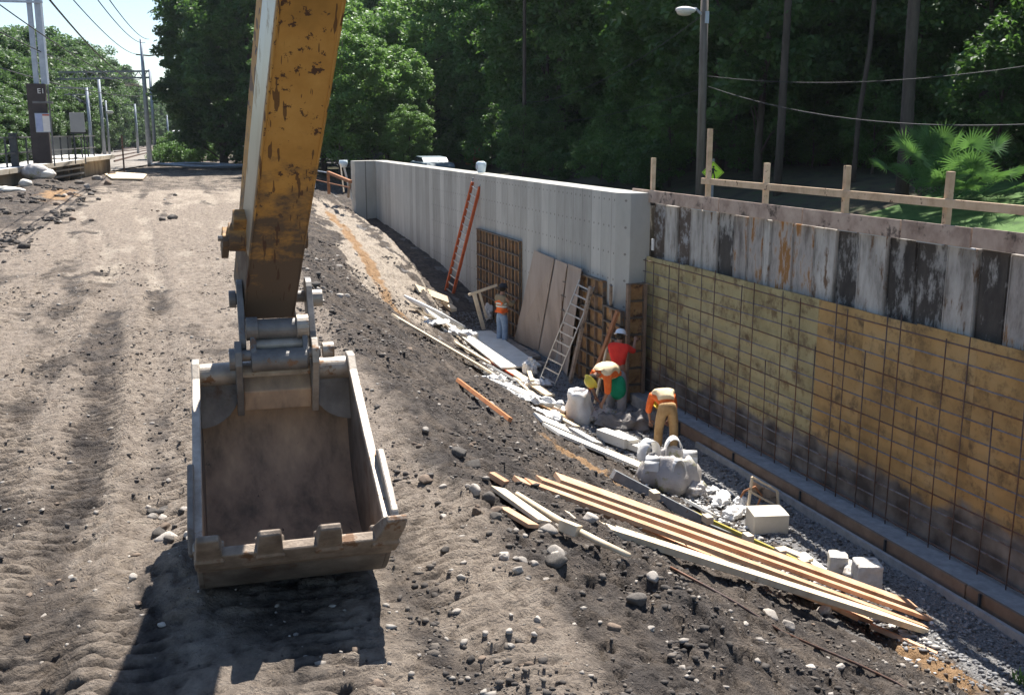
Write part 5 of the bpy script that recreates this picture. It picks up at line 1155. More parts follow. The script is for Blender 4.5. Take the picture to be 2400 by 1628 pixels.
board(1248, 848, 1284, 856, .16, .10, mt['old_wood'], 'short brown timber in the shadow at the foot of the leaning boards', 'timber_stub', 'timber')
board(1140, 838, 1206, 878, .10, .05, mt['red_paint'], 'red painted strip of wood between the pale boards', 'red_strip', 'strip', lift=.05)
board(1166, 888, 1342, 962, .95, .05, WB, 'broad white board in the middle of the trench litter', 'wide_board', lift=.06)
board(1190, 862, 1290, 925, .24, .06, PL, 'slim pale board above the broad white one', 'pale_board', lift=.05)
board(1255, 940, 1342, 984, .34, .05, M('tan_board', [(.42, .24, .12), (.55, .36, .20)], .8, 5), 'tan and red board end just left of the standing white sack', 'tan_board', 'board', lift=.03)
board(1291, 1000, 1503, 1090, .70, .05, WB, 'long white board running up to the big grey sack', 'wide_board', lift=.05)
board(1408, 1022, 1474, 1046, .24, .20, WB, 'thick white squared block behind the long white board', 'white_block', 'block', lift=.03)
board(1440, 1012, 1486, 1034, .22, .07, WB, 'small white slab resting beside the thick white block', 'white_slab', 'slab', lift=.16)
board(1472, 1040, 1516, 1056, .20, .12, WB, 'small white slab just left of the big grey sack', 'white_slab', 'slab', lift=.05)
board(1073, 893, 1196, 986, .06, .06, M('orange_pole', [(.55, .20, .08), (.70, .32, .14)], .6, 5, bump=.1), 'orange pole lying alone on the dark bank', 'orange_pole', 'pole', lift=.03, q=90)
# crumpled sheets and bags
def rag(name, label, cat, x, y, r, mat, seed, nz=.16, lift=0, n=26, m_=18, rot=0, group=None, cr=.42):
    p = hit(x, y, .02)
    if name == 'white_sandbag': p = aty(x, y, 60.0 if x > 70 else 56.5 if x > 30 else 53.5)
    z = h1(p.x, p.y); b = MB(); ellip(b, (p.x, p.y, z + r[2] * .55 + lift), r, n, m_, nz, seed, rot=Matrix.Rotation(rot, 3, 'Z'))
    o = thing(b, name, mat, label, cat, group, smooth=True)
    tx = bpy.data.textures.new('crease', 'CLOUDS'); tx.noise_scale = max(r) * .38; tx.noise_type = 'HARD_NOISE'; d = o.modifiers.new('crease', 'DISPLACE'); d.texture = tx; d.strength = max(r) * (.42 if name != 'white_sandbag' else .08); d.mid_level = .45
    s = o.modifiers.new('s', 'SUBSURF'); s.levels = s.render_levels = 1; o.modifiers.move(1, 0); return o
WBG = mt['white_bag']; GB = mt['grey_bag']
rag('crumpled_sheet', 'crumpled white sheet above the long pale board', 'plastic sheet', 1012, 752, (.55, .35, .10), WBG, 1)
rag('crumpled_sheet', 'torn white sheeting bunched between the pale boards', 'plastic sheet', 1062, 782, (.75, .28, .10), WBG, 2, rot=-.9)
rag('crumpled_sheet', 'small white scrap heap below the torn sheeting', 'plastic sheet', 1105, 806, (.45, .25, .10), WBG, 3, rot=-.6)
rag('crumpled_sheet', 'white rag heap left of the aluminium ladder foot', 'rag', 1250, 905, (.42, .30, .16), WBG, 4)
rag('cement_bag', 'whitish upright bag with a wooden wedge sticking out', 'bag', 1241, 880, (.20, .20, .26), WBG, 5, lift=.12)
board(1240, 866, 1247, 888, .10, .04, PL, 'wooden wedge poking from the whitish bag', 'wedge', 'wedge', lift=.30)
rag('crumpled_sheet', 'dusty white sheet along the bank below the broad white board', 'plastic sheet', 1215, 930, (.95, .22, .07), WBG, 6, rot=-1.0)
rag('crumpled_sheet', 'white sheet scrap on the bank below the tan board', 'plastic sheet', 1275, 968, (.55, .25, .08), WBG, 7, rot=-1.0)
rag('crumpled_sheet', 'pale sheet patch at the left end of the broad white board', 'plastic sheet', 1140, 880, (.6, .22, .08), WBG, 8, rot=-1.0)
rag('white_cloth', 'white cloth tied to the foot of the timber trestle', 'cloth', 1144, 752, (.16, .16, .30), WBG, 9, lift=.12)
rag('dark_tarp_bag', 'long dark grey tarpaulin bag lying at the crouching workers feet', 'bag', 1470, 1000, (.75, .38, .22), M('tarp', [(.13, .12, .11), (.28, .25, .23)], .7, 3, bump=.5, bdist=.03), 10, rot=-.25)
rag('dark_tarp_bag', 'pale brown folded bag beside the standing white sack', 'bag', 1415, 988, (.35, .30, .22), GB, 11)
rag('rubble_bag', 'small brownish crumpled bag right of the big grey sack', 'bag', 1625, 1158, (.22, .20, .20), GB, 12)
rag('rubble_bag', 'white crumpled scraps between the grey sack and the broken frame', 'rag', 1650, 1150, (.30, .16, .08), WBG, 13)
rag('white_cushion', 'white oblong bundle left of the broken wooden frame', 'bundle', 1692, 1172, (.42, .17, .11), WBG, 14, .06, rot=.75)
rag('white_cushion', 'white oblong bundle lying below the other bundle', 'bundle', 1722, 1205, (.32, .18, .12), WBG, 15, .06, rot=.5)
rag('white_cushion', 'small white lump near the foot of the broken frame', 'bundle', 1735, 1180, (.13, .12, .10), WBG, 16)
rag('white_lump', 'small pale lump lying on the footing strip at the right edge', 'lump', 2205, 1330, (.10, .08, .06), WBG, 17)
rag('white_sandbag', 'large white sandbag leaning on the dirt heap by the platform', 'sandbag', 100, 430, (.7, .4, .28), mt['white_board'], 20, .05, lift=.12)
rag('white_sandbag', 'grey white sandbag behind the large one by the platform', 'sandbag', 84, 414, (.7, .45, .45), GB, 21, .05, lift=.2)
rag('white_sandbag', 'small white sandbag right of the large one by the platform', 'sandbag', 113, 423, (.38, .3, .28), mt['white_board'], 22, .05, lift=.15)
rag('white_sandbag', 'small white sandbag low on the dirt heap by the platform', 'sandbag', 60, 441, (.32, .3, .24), mt['white_board'], 23, .05)
rag('white_sandbag', 'white sandbag at the left edge of the photo', 'sandbag', 12, 470, (.9, .3, .2), mt['white_board'], 24, .08)
# standing white sack
p = hit(1362, 985, .02); b = MB(); rs = np.random.RandomState(3); vs = []; fs = []; n = 28; prof2 = [(0, .30), (.12, .36), (.3, .34), (.5, .27), (.62, .30), (.70, .27), (.74, .22), (.66, .17), (.45, .15)]
for i, (z, r) in enumerate(prof2):
    for k in range(n):
        a = 2 * math.pi * k / n; q = r * (1 + .13 * math.sin(3 * a + 2 * z) + .07 * math.sin(7 * a - 9 * z)); vs.append((p.x + .85 * q * math.cos(a) - .10 * z, p.y + q * math.sin(a), p.z - .05 + z))
for i in range(len(prof2) - 1):
    for k in range(n): fs.append((i * n + k, i * n + (k + 1) % n, (i + 1) * n + (k + 1) % n, (i + 1) * n + k))
b.add(vs, fs); o = thing(b, 'standing_sack', mt['white_bag'], 'open white sack standing upright beside the red shirted worker', 'sack', smooth=True)
tx = bpy.data.textures.new('crease', 'CLOUDS'); tx.noise_scale = .2; d = o.modifiers.new('d', 'DISPLACE'); d.texture = tx; d.strength = .12
# big bulk bag
p = hit(1568, 1140, .02); bk_ = empty('bulk_bag', (p.x, p.y, p.z), 'big grey bulk bag with open mouth and stiff lifting loops', 'bulk bag')
b = MB(); vs = []; fs = []; n = 40; prof2 = [(0, .40), (.06, .50), (.2, .56), (.38, .54), (.52, .46), (.60, .38), (.64, .34), (.60, .30), (.42, .30), (.32, .2), (.30, .02)]
for i, (z, r) in enumerate(prof2):
    for k in range(n):
        a = 2 * math.pi * k / n; sq = 1 / max(abs(math.cos(a)), abs(math.sin(a))) ** .35; q = r * sq * .92 * (1 + .07 * math.sin(3 * a + 3 * z) + .06 * math.sin(5 * a - 6 * z) + .03 * math.sin(11 * a + 9 * z)); vs.append((p.x + q * math.cos(a), p.y + q * math.sin(a), p.z - .04 + z * 1.0 + .04 * math.sin(2 * a)))
for i in range(len(prof2) - 1):
    for k in range(n): fs.append((i * n + k, i * n + (k + 1) % n, (i + 1) * n + (k + 1) % n, (i + 1) * n + k))
fs.append(tuple((len(prof2) - 1) * n + k for k in range(n)))
b.add(vs, fs); o = b.build('sack_body', mt['grey_bag'], bk_, smooth=True); tx = bpy.data.textures.new('crease', 'CLOUDS'); tx.noise_scale = .22; d = o.modifiers.new('d', 'DISPLACE'); d.texture = tx; d.strength = .26
for (ax_, ay_, az_, w_, h_, an) in ((-.30, .22, .52, .17, .34, .2), (.20, .28, .52, .15, .32, -.3), (-.05, -.32, .40, .13, .26, .1), (-.40, -.15, .46, .13, .22, .9), (.32, -.1, .5, .11, .2, 1.2)):
    b = MB(); vs = []; fs = []; m_ = 12
    for i in range(m_ + 1):
        t = math.pi * i / m_; ox = w_ * math.cos(t); oz = h_ * math.sin(t) ** .8
        for dw in (-.12, .12):
            for th_ in (0, .012): vs.append((p.x + ax_ + ox * math.cos(an) - dw * math.sin(an) + (th_ if dw < 0 else th_), p.y + ay_ + ox * math.sin(an) + dw * math.cos(an), p.z + az_ - .05 + oz + th_))
    for i in range(m_):
        a = i * 4; c_2 = a + 4
        for (j, k) in ((0, 1), (1, 3), (3, 2), (2, 0)): fs.append((a + j, a + k, c_2 + k, c_2 + j))
    b.add(vs, fs); b.build('lifting_loop', mt['white_bag'], bk_, smooth=True)
# foam box, broken frame, concrete blocks
p = hit(1806, 1250, .02); b = MB(); rot = Matrix.Rotation(-.22, 3, 'Z') @ Matrix.Rotation(.06, 3, 'X'); b.box((p.x + .02, p.y + .15, p.z + .16), (.56, .42, .34), rot); thing(b, 'pale_box', M('pale_box', [(.52, .46, .36), (.66, .60, .50)], .85, 3, bump=.15), 'pale rectangular box below the broken wooden frame', 'box', bevel=.012)
fr_ = empty('broken_frame', hit(1795, 1195, .0), 'broken wooden box frame standing on edge beside the footing boards', 'wooden frame')
def fx(x, y, dz, dx=0): p = hit(1795, 1195, .0); q = aty(x, y, p.y + dx); return q
for (a, c_2, w_) in (((1763, 1117), (1822, 1150), .04), ((1763, 1117), (1752, 1198), .045), ((1752, 1148), (1822, 1186), .05), ((1822, 1150), (1824, 1186), .04), ((1752, 1198), (1775, 1196), .04)):
    b = MB(); b.beam(fx(*a, 0), fx(*c_2, 0), w_, .035); b.build('slat', PL, fr_, bevel=.003)
b = MB(); q = [fx(1766, 1128, 0, .05), fx(1818, 1155, 0, .05), fx(1820, 1180, 0, .05), fx(1762, 1150, 0, .05)]; nn = Vector((0, .02, 0)); b.add(q + [v + nn for v in q], [(0, 1, 2, 3), (7, 6, 5, 4), (0, 4, 5, 1), (1, 5, 6, 2), (2, 6, 7, 3), (3, 7, 4, 0)]); b.build('back_board', mt['old_wood'], fr_)
A = [fx(1735, 1165, 0), fx(1745, 1150, 0), fx(1770, 1140, 0), fx(1785, 1160, 0), fx(1775, 1185, 0), fx(1755, 1192, 0)]
b = MB(); b.tube(A, .02, 8); thing(b, 'brown_hose', mt['rust'], 'short curled brown hose threaded through the broken frame', 'hose', smooth=True)
def cblock(x, y, size, rz, label, lift=0, rx=0):
    p = hit(x, y, .02); b = MB(); b.box((p.x, p.y, p.z + size[2] / 2 + lift), size, Matrix.Rotation(rz, 3, 'Z') @ Matrix.Rotation(rx, 3, 'X')); o = thing(b, 'concrete_block', mt['block'], label, 'concrete block', 'concrete blocks near the end of the board pile', bevel=.025)
    tx = bpy.data.textures.new('chip', 'CLOUDS'); tx.noise_scale = .12; s = o.modifiers.new('s', 'SUBSURF'); s.subdivision_type = 'SIMPLE'; s.levels = s.render_levels = 4; d = o.modifiers.new('d', 'DISPLACE'); d.texture = tx; d.strength = .035; return o
cblock(2030, 1370, (.34, .36, .34), -.35, 'largest pale concrete block, standing at the right of the group'); cblock(1962, 1336, (.26, .30, .26), -.5, 'small pale concrete block at the left of the group'); cblock(1992, 1352, (.16, .28, .15), -.9, 'thin broken concrete piece leaning between the two blocks', .03, .5)
# trestle of rough timber in front of the left form panel
ts = empty('timber_trestle', hit(1130, 772, .02), 'rough timber trestle with a slanting top rail left of the orange vested worker', 'trestle')
Yt = hit(1130, 772, .02).y
for a, c_2, w_ in (((1111, 688), (1134, 772), .12), ((1124, 686), (1140, 745), .07), ((1098, 691), (1165, 668), .08)):
    b = MB(); b.beam(aty(*a, Yt), aty(*c_2, Yt), w_, w_ * .6, up=(0, 1, 0)); b.build('timber', PL, ts, bevel=.004)
# props leaning on the forms
for (a, X0, c_2, X1, w_, m_, nm, lb) in (((1448, 728), 9.25, (1376, 925), None, .11, mt['rust'], 'prop_pole', 'thick reddish pole leaning on the forms left of the red shirted worker'),
                                      ((1430, 780), 9.25, (1394, 945), None, .07, PL, 'leaning_batten', 'thin pale batten leaning just right of the reddish pole'),
                                      ((1385, 672), 9.27, (1336, 895), None, .12, mt['old_wood'], 'leaning_plank', 'brown plank leaning right of the aluminium ladder'),
                                      ((1432, 668), 9.30, (1428, 890), None, .09, mt['old_wood'], 'upright_stud', 'upright dark stud standing against the wide form panel')):
    b = MB(); b.beam(atz(*c_2, -3.05), atx(*a, X0), w_, w_ * .6, up=(1, 0, 0)); thing(b, nm, m_, lb, 'timber', bevel=.004)

# more pale boards and broken pieces thrown along the toe of the bank
rb = random.Random(41)
LIT = [(960, 716, 1050, 762, .16, 'PL'), (1000, 742, 1092, 800, .2, 'WB'), (1066, 800, 1150, 850, .2, 'PL'), (1128, 790, 1196, 836, .16, 'WB'), (1150, 858, 1216, 896, .22, 'WB'), (1210, 884, 1262, 930, .18, 'PL'), (1232, 930, 1322, 966, .25, 'WB'), (1260, 976, 1330, 1006, .3, 'WB'), (1300, 972, 1352, 1000, .18, 'PL'), (1342, 1006, 1400, 1040, .24, 'WB'), (1420, 1046, 1500, 1078, .18, 'PL'), (1500, 1084, 1560, 1110, .2, 'WB'),
       (1610, 1170, 1676, 1206, .14, 'WB'), (1660, 1212, 1730, 1240, .12, 'PL'), (1706, 1226, 1760, 1262, .16, 'WB'), (1830, 1280, 1900, 1310, .14, 'PL'), (1880, 1290, 1930, 1330, .12, 'WB')]
WHERE = ['above the long pale board', 'crossing the crumpled sheet', 'below the torn white sheeting', 'beside the trestle cloth', 'left of the whitish bag', 'beside the ladder foot rag heap', 'left of the standing white sack', 'under the sheet scrap below the tan board', 'at the base of the standing white sack', 'right of the standing sack base', 'beside the long white board', 'touching the big grey sack', 'below the brownish crumpled bag', 'beside the yellow beam middle', 'left of the pale box', 'near the yellow beam end', 'next to the small concrete block']
for (x1, y1, x2, y2, w, m_), wh in zip(LIT, WHERE):
    board(x1, y1, x2, y2, w, rb.uniform(.025, .06), mt['pale'] if m_ == 'PL' else mt['white_board'], 'short pale scrap board lying ' + wh, 'scrap_board', 'board', 'scrap boards along the toe of the bank', lift=rb.uniform(.01, .07), tilt=rb.uniform(-.25, .25))
# ------------------------------------------------------------ workers
def skin(name, nodes, edges, mat, parent, M4, root=0, sub=2):
    """nodes: list of (pos, radius); returns one continuous mesh"""
    me = bpy.data.meshes.new(name); me.from_pydata([Vector(p) for p, r in nodes], edges, []); o = bpy.data.objects.new(name, me); COL.objects.link(o)
    md = o.modifiers.new('skin', 'SKIN'); sv = me.skin_vertices
    if not sv: pass
    lay = me.skin_vertices[0].data
    for i, (p, r) in enumerate(nodes):
        rr = r if isinstance(r, tuple) else (r, r); lay[i].radius = rr; lay[i].use_root = (i == root)
    s = o.modifiers.new('sub', 'SUBSURF'); s.levels = s.render_levels = sub
    bpy.context.view_layer.update()
    dg = bpy.context.evaluated_depsgraph_get(); m2 = bpy.data.meshes.new_from_object(o.evaluated_get(dg)); bpy.data.objects.remove(o)
    m2.name = name; m2.materials.clear(); m2.materials.append(mat); m2.transform(M4)
    m2.polygons.foreach_set('use_smooth', [True] * len(m2.polygons))
    o = bpy.data.objects.new(name, m2); COL.objects.link(o); o.parent = parent; return o
def person(label, loc, heading, J, cloth, s=1.0):
    """J: joints in the person's own frame: x right, y forward, z up; metres"""
    root = empty('person', loc, label, 'person'); M4 = Matrix.Rotation(heading, 4, 'Z') @ Matrix.Scale(s, 4)
    V = {k: Vector(v) for k, v in J.items()}
    def hand(w, e, palm_n):
        d = (V[w] - V[e]).normalized(); side = d.cross(palm_n).normalized(); out = []
        palm = V[w] + d * .075; out.append((palm, (.036, .018)))
        f = []
        for i, (off, ln) in enumerate(((-.03, .070), (-.01, .082), (.011, .077), (.031, .060))):
            a = palm + side * off + d * .015; b1 = a + (d * .8 + palm_n * .35).normalized() * ln * .55; c = b1 + (d * .45 + palm_n * .8).normalized() * ln * .5; f.append([(a, .010), (b1, .0095), (c, .008)])
        t0 = V[w] + d * .035 + side * -.032; t1 = t0 + (d * .6 - side * .7).normalized() * .035; t2 = t1 + (d * .8 - side * .2 + palm_n * .3).normalized() * .035; f.append([(t0, .012), (t1, .011), (t2, .009)])
        return out, f
    names = ['pelvis', 'waist', 'chest', 'neckb', 'neck', 'head', 'crown_', 'shL', 'elL', 'wrL', 'shR', 'elR', 'wrR', 'hipL', 'knL', 'anL', 'toL', 'hipR', 'knR', 'anR', 'toR']
    up_ = (V['head'] - V['neck']).normalized(); fw = V.get('face', Vector((0, 1, 0)))
    V['crown_'] = V['head'] + up_ * .085
    rad = dict(pelvis=(.155, .115), waist=(.135, .10), chest=(.155, .11), neckb=(.085, .07), neck=(.055, .058), head=(.078, .098), crown_=(.062, .078), shL=.068, elL=.045, wrL=(.030, .024), shR=.068, elR=.045, wrR=(.030, .024), hipL=.092, knL=.058, anL=.042, toL=(.042, .03), hipR=.092, knR=.058, anR=.042, toR=(.042, .03))
    nodes = [(V[k], rad[k]) for k in names]; ix = {k: i for i, k in enumerate(names)}
    E_ = [(a, b) for a, b in (('pelvis', 'waist'), ('waist', 'chest'), ('chest', 'neckb'), ('neckb', 'neck'), ('neck', 'head'), ('head', 'crown_'), ('chest', 'shL'), ('shL', 'elL'), ('elL', 'wrL'), ('chest', 'shR'), ('shR', 'elR'), ('elR', 'wrR'), ('pelvis', 'hipL'), ('hipL', 'knL'), ('knL', 'anL'), ('anL', 'toL'), ('pelvis', 'hipR'), ('hipR', 'knR'), ('knR', 'anR'), ('anR', 'toR'))]
    edges = [(ix[a], ix[b]) for a, b in E_]
    nose = V['head'] + fw * .105 - up_ * .01; nodes.append((nose, .014)); edges.append((ix['head'], len(nodes) - 1))
    for w, e in (('wrL', 'elL'), ('wrR', 'elR')):
        pn = V.get('palm' + w[-1], Vector((0, 0, -1))); d = (V[w] - V[e]).normalized(); pn = (pn - d * pn.dot(d)).normalized()
        pal, fg = hand(w, e, pn); nodes.append(pal[0]); ip = len(nodes) - 1; edges.append((ix[w], ip))
        for ch in fg:
            prev = ip
            for nd in ch: nodes.append(nd); edges.append((prev, len(nodes) - 1)); prev = len(nodes) - 1
    skin('body', nodes, edges, cloth['skin'], root, M4)
    def garment(name, keys, ed, grow, mat, over=None):
        r2 = []
        for k in keys:
            p = V[k] if isinstance(k, str) else k[0]; r = rad[k] if isinstance(k, str) else k[1]; r = r if isinstance(r, tuple) else (r, r)
            r2.append((p, (r[0] + grow, r[1] + grow)))
        return skin(name, r2, ed, mat, root, M4)
    cuffL = V['elL'].lerp(V['wrL'], cloth.get('sleeve', .75)); cuffR = V['elR'].lerp(V['wrR'], cloth.get('sleeve', .75))
    garment('shirt', ['pelvis', 'waist', 'chest', 'neckb', 'shL', 'elL', (cuffL, .036), 'shR', 'elR', (cuffR, .036)], [(0, 1), (1, 2), (2, 3), (2, 4), (4, 5), (5, 6), (2, 7), (7, 8), (8, 9)], .026, cloth['shirt'])
    aL = V['anL'] + Vector((0, 0, .02)); aR = V['anR'] + Vector((0, 0, .02))
    wst = V['pelvis'].lerp(V['waist'], .55)
    garment('trousers', ['pelvis', (wst, (.14, .105)), 'hipL', 'knL', (aL, .055), 'hipR', 'knR', (aR, .055)], [(0, 1), (0, 2), (2, 3), (3, 4), (0, 5), (5, 6), (6, 7)], .036, cloth['trousers'])
    for q in 'LR': skin('boot', [(V['an' + q] + Vector((0, 0, .08)), .058), (V['an' + q], .056), (V['to' + q], (.052, .040)), (V['an' + q] - Vector((0, .06, .02)), .046)], [(0, 1), (1, 2), (1, 3)], cloth['boot'], root, M4, root=1)
    if 'vest' in cloth and 'puff' in cloth:
        w2, c2, n2_ = V['waist'], V['chest'], V['neckb']
        skin('vest', [(V['pelvis'].lerp(w2, .7) , .165), (w2, .185), (w2.lerp(c2, .5) + Vector((0, 0, .02)), .205), (c2, .205), (c2.lerp(n2_, .6), .15), (c2.lerp(V['shL'], .8), .11), (c2.lerp(V['shR'], .8), .11), (V['shL'].lerp(V['elL'], .25), .085), (V['shR'].lerp(V['elR'], .25), .085)], [(0, 1), (1, 2), (2, 3), (3, 4), (3, 5), (3, 6), (5, 7), (6, 8)], cloth['vest'], root, M4, root=3)
    elif 'vest' in cloth:
        v_ = garment('vest', ['waist', (V['waist'].lerp(V['chest'], .5), (.15, .11)), 'chest', (V['chest'].lerp(V['neckb'], .6), (.12, .09)), (V['chest'].lerp(V['shL'], .75), .07), (V['chest'].lerp(V['shR'], .75), .07), (V['waist'].lerp(V['pelvis'], .6), (.155, .12))], [(0, 1), (1, 2), (2, 3), (2, 4), (2, 5), (0, 6)], cloth.get('puff', .034), cloth['vest'])
        if 'band' in cloth:
            for tt in (.15, .55):
                c = V['waist'].lerp(V['chest'], tt); dd = (V['chest'] - V['waist']).normalized(); b = MB(); b.tube([c - dd * .025, c + dd * .025], .196, 22, cap=False)
                sx_ = Matrix.Identity(4); ob = b.build('reflective_band', cloth['band'], root, fix=True, smooth=True)
                for vv in ob.data.vertices:
                    q = vv.co - c; along = dd * q.dot(dd); r_ = q - along; vv.co = c + along + Vector((r_.x, r_.y * .80, r_.z * (.80 if abs(dd.z) < .5 else 1)))
                ob.data.transform(M4)
    # helmet or cap: dome with brim
    h = V['head'] + up_ * .055; sd = up_.cross(fw).normalized(); f2 = sd.cross(up_).normalized(); b = MB(); vs = []; fs = []; n = 22
    for i, (r, z) in enumerate(((.150, -.012), (.120, .0), (.116, .035), (.10, .075), (.066, .103), (.025, .114), (.001, .116))):
        for k in range(n):
            a = 2 * math.pi * k / n; e = 1.12 + (.16 * max(0, math.cos(a)) if i == 0 else 0); vs.append(h + f2 * (r * e * math.cos(a)) + sd * (r * math.sin(a)) + up_ * z)
    for i in range(6):
        for k in range(n): fs.append((i * n + k, i * n + (k + 1) % n, (i + 1) * n + (k + 1) % n, (i + 1) * n + k))
    b.add(vs, fs); ob = b.build('helmet', cloth['hat'], root, smooth=True, fix=True); ob.data.transform(M4)
    sl = ob.modifiers.new('t', 'SOLIDIFY'); sl.thickness = .004
    if 'hair' in cloth:
        b = MB(); ellip(b, V['head'] - f2 * .02, (.088, .10, .10), 14, 10); ob = b.build('hair', cloth['hair'], root, smooth=True, fix=True); ob.data.transform(M4)
    return root
def spot(px_, X, z):
    lo, hi = 500.0, 1500.0
    for _ in range(50):
        m_ = (lo + hi) / 2
        if atx(px_, m_, X).z > z: lo = m_
        else: hi = m_
    return atx(px_, (lo + hi) / 2, X)
def cl(name, a, b_=None, rough=.85): return M(name, [a, b_ or tuple(min(1, q * 1.35) for q in a)], rough, 7, bump=.5, bscale=18, bdist=.02)
skin_m = M('skin', [(.28, .15, .095), (.36, .20, .13)], .6, 8, bump=.05)
orange = cl('orange_vest', (.78, .12, .02), (.90, .20, .04)); jeans = cl('jeans', (.16, .23, .34), (.27, .35, .46)); red = cl('red_shirt', (.60, .025, .02), (.72, .05, .03))
vestw = cl('cream_vest', (.70, .52, .30), (.80, .66, .44)); green = cl('green_cloth', (.0, .20, .10), (.01, .28, .15)); tanp = cl('tan_trousers', (.38, .22, .09), (.52, .34, .16)); brown = cl('brown_trousers', (.20, .11, .07)); khaki = cl('khaki_shirt', (.20, .16, .10)); grey = cl('grey_trousers', (.20, .20, .21)); boot = cl('boot', (.05, .035, .025)); bandm = cl('silver_band', (.6, .6, .5), (.7, .7, .6)); hair = cl('hair', (.02, .015, .01))
white_h = M('white_helmet', [(.72, .74, .76), (.8, .82, .84)], .35, 4, bump=0); yel_h = M('yellow_helmet', [(.62, .50, .05), (.7, .58, .1)], .4, 4, bump=0); dark_h = cl('dark_cap', (.03, .03, .035)); blue_h = M('tan_hat', [(.5, .4, .2), (.55, .45, .25)], .6, 4, bump=0)
def legs(J, hipz=.92, spread=.11, knee=(0, .03), foot=0):
    for q, sg_ in (('L', -1), ('R', 1)):
        J['hip' + q] = (sg_ * .095, J['pelvis'][1], hipz - .02); J['kn' + q] = (sg_ * (spread + .01), J['pelvis'][1] + knee[1], .50); J['an' + q] = (sg_ * (spread + .02), foot, .09); J['to' + q] = (sg_ * (spread + .05), foot + .15, .045)
    return J
# 1 standing, orange vest, hands at the form
J = legs(dict(pelvis=(0, 0, .96), waist=(0, 0, 1.12), chest=(0, .01, 1.33), neckb=(0, .0, 1.47), neck=(0, .02, 1.53), head=(0, .05, 1.66), shL=(-.19, 0, 1.42), elL=(-.25, .16, 1.18), wrL=(-.12, .38, 1.22), shR=(.19, 0, 1.42), elR=(.24, .18, 1.20), wrR=(.14, .40, 1.30)))
p = spot(1176, 8.85, -3.10); person('person in orange vest, jeans and dark cap standing at the left form panel', (p.x, p.y, -3.10), R(-68), J, dict(skin=skin_m, shirt=khaki, trousers=jeans, boot=boot, vest=orange, band=bandm, hat=dark_h, hair=hair))
# 2 red shirt, white helmet, arms raised to the form
J = legs(dict(pelvis=(0, 0, .96), waist=(0, .0, 1.12), chest=(.0, .03, 1.34), neckb=(0, .03, 1.47), neck=(0, .05, 1.53), head=(0, .09, 1.65), face=(0, .95, -.2), shL=(-.19, .03, 1.42), elL=(-.24, .24, 1.34), wrL=(-.14, .42, 1.52), shR=(.19, .03, 1.42), elR=(.27, .22, 1.30), wrR=(.24, .42, 1.50)))
p = spot(1447, 9.05, -3.10); person('person in red shirt and white helmet reaching up to the form panel', (p.x, p.y, -3.02), R(-42), J, dict(skin=skin_m, shirt=red, trousers=brown, boot=boot, hat=white_h, hair=hair, sleeve=.25))
# 3 bent double, head to the left, orange sleeves and green trousers
J = legs(dict(pelvis=(0, -.05, .90), waist=(0, .08, 1.01), chest=(0, .33, 1.07), neckb=(0, .47, 1.03), neck=(0, .53, 1.0), head=(0, .63, .93), face=(0, .5, -.85), shL=(-.19, .42, 1.0), elL=(-.25, .45, .72), wrL=(-.17, .50, .50), shR=(.19, .42, 1.0), elR=(.26, .42, .72), wrR=(.2, .36, .52), palmL=(0, -1, 0), palmR=(0, -1, 0)), hipz=.90, spread=.15)
p = spot(1442, 8.74, -3.10); person('person bent double in cream vest and yellow helmet with green cloth at the waist', (p.x, p.y, -3.10), R(110), J, dict(skin=skin_m, shirt=orange, trousers=grey, boot=boot, vest=vestw, puff=.06, hat=yel_h, hair=hair, sleeve=.3), 1.10)
b = MB(); c = Vector((p.x - .02, p.y - .16, -2.32)); ellip(b, c, (.19, .16, .26), 16, 12, .06, 3); thing(b, 'green_apron', green, 'bright green cloth hanging at the waist of the person in the yellow helmet', 'cloth', smooth=True)
b = MB(); c = Vector((p.x - .24, p.y + .1, -2.95)); b.tube([(c.x, c.y, -3.08), (c.x, c.y, -2.86)], [.10, .12], 14); thing(b, 'orange_bucket', orange, 'small orange bucket standing left of the person in the yellow helmet', 'bucket', bevel=.01)
# 4 bent over with back to the camera, tan trousers
J = legs(dict(pelvis=(0, -.02, .92), waist=(0, .10, 1.04), chest=(0, .34, 1.10), neckb=(0, .47, 1.05), neck=(0, .54, 1.0), head=(0, .63, .90), face=(0, .3, -.95), shL=(-.20, .40, 1.05), elL=(-.27, .40, .78), wrL=(-.22, .46, .56), shR=(.20, .40, 1.05), elR=(.26, .42, .78), wrR=(.18, .48, .56), palmL=(0, -1, 0), palmR=(0, -1, 0)), hipz=.92, spread=.14)
p = spot(1560, 8.75, -3.10); person('person bent forward with back to the photo, cream and orange vest, tan trousers', (p.x, p.y, -3.10), R(-12), J, dict(skin=skin_m, shirt=orange, trousers=tanp, boot=boot, vest=vestw, puff=.06, hat=yel_h, sleeve=.35))
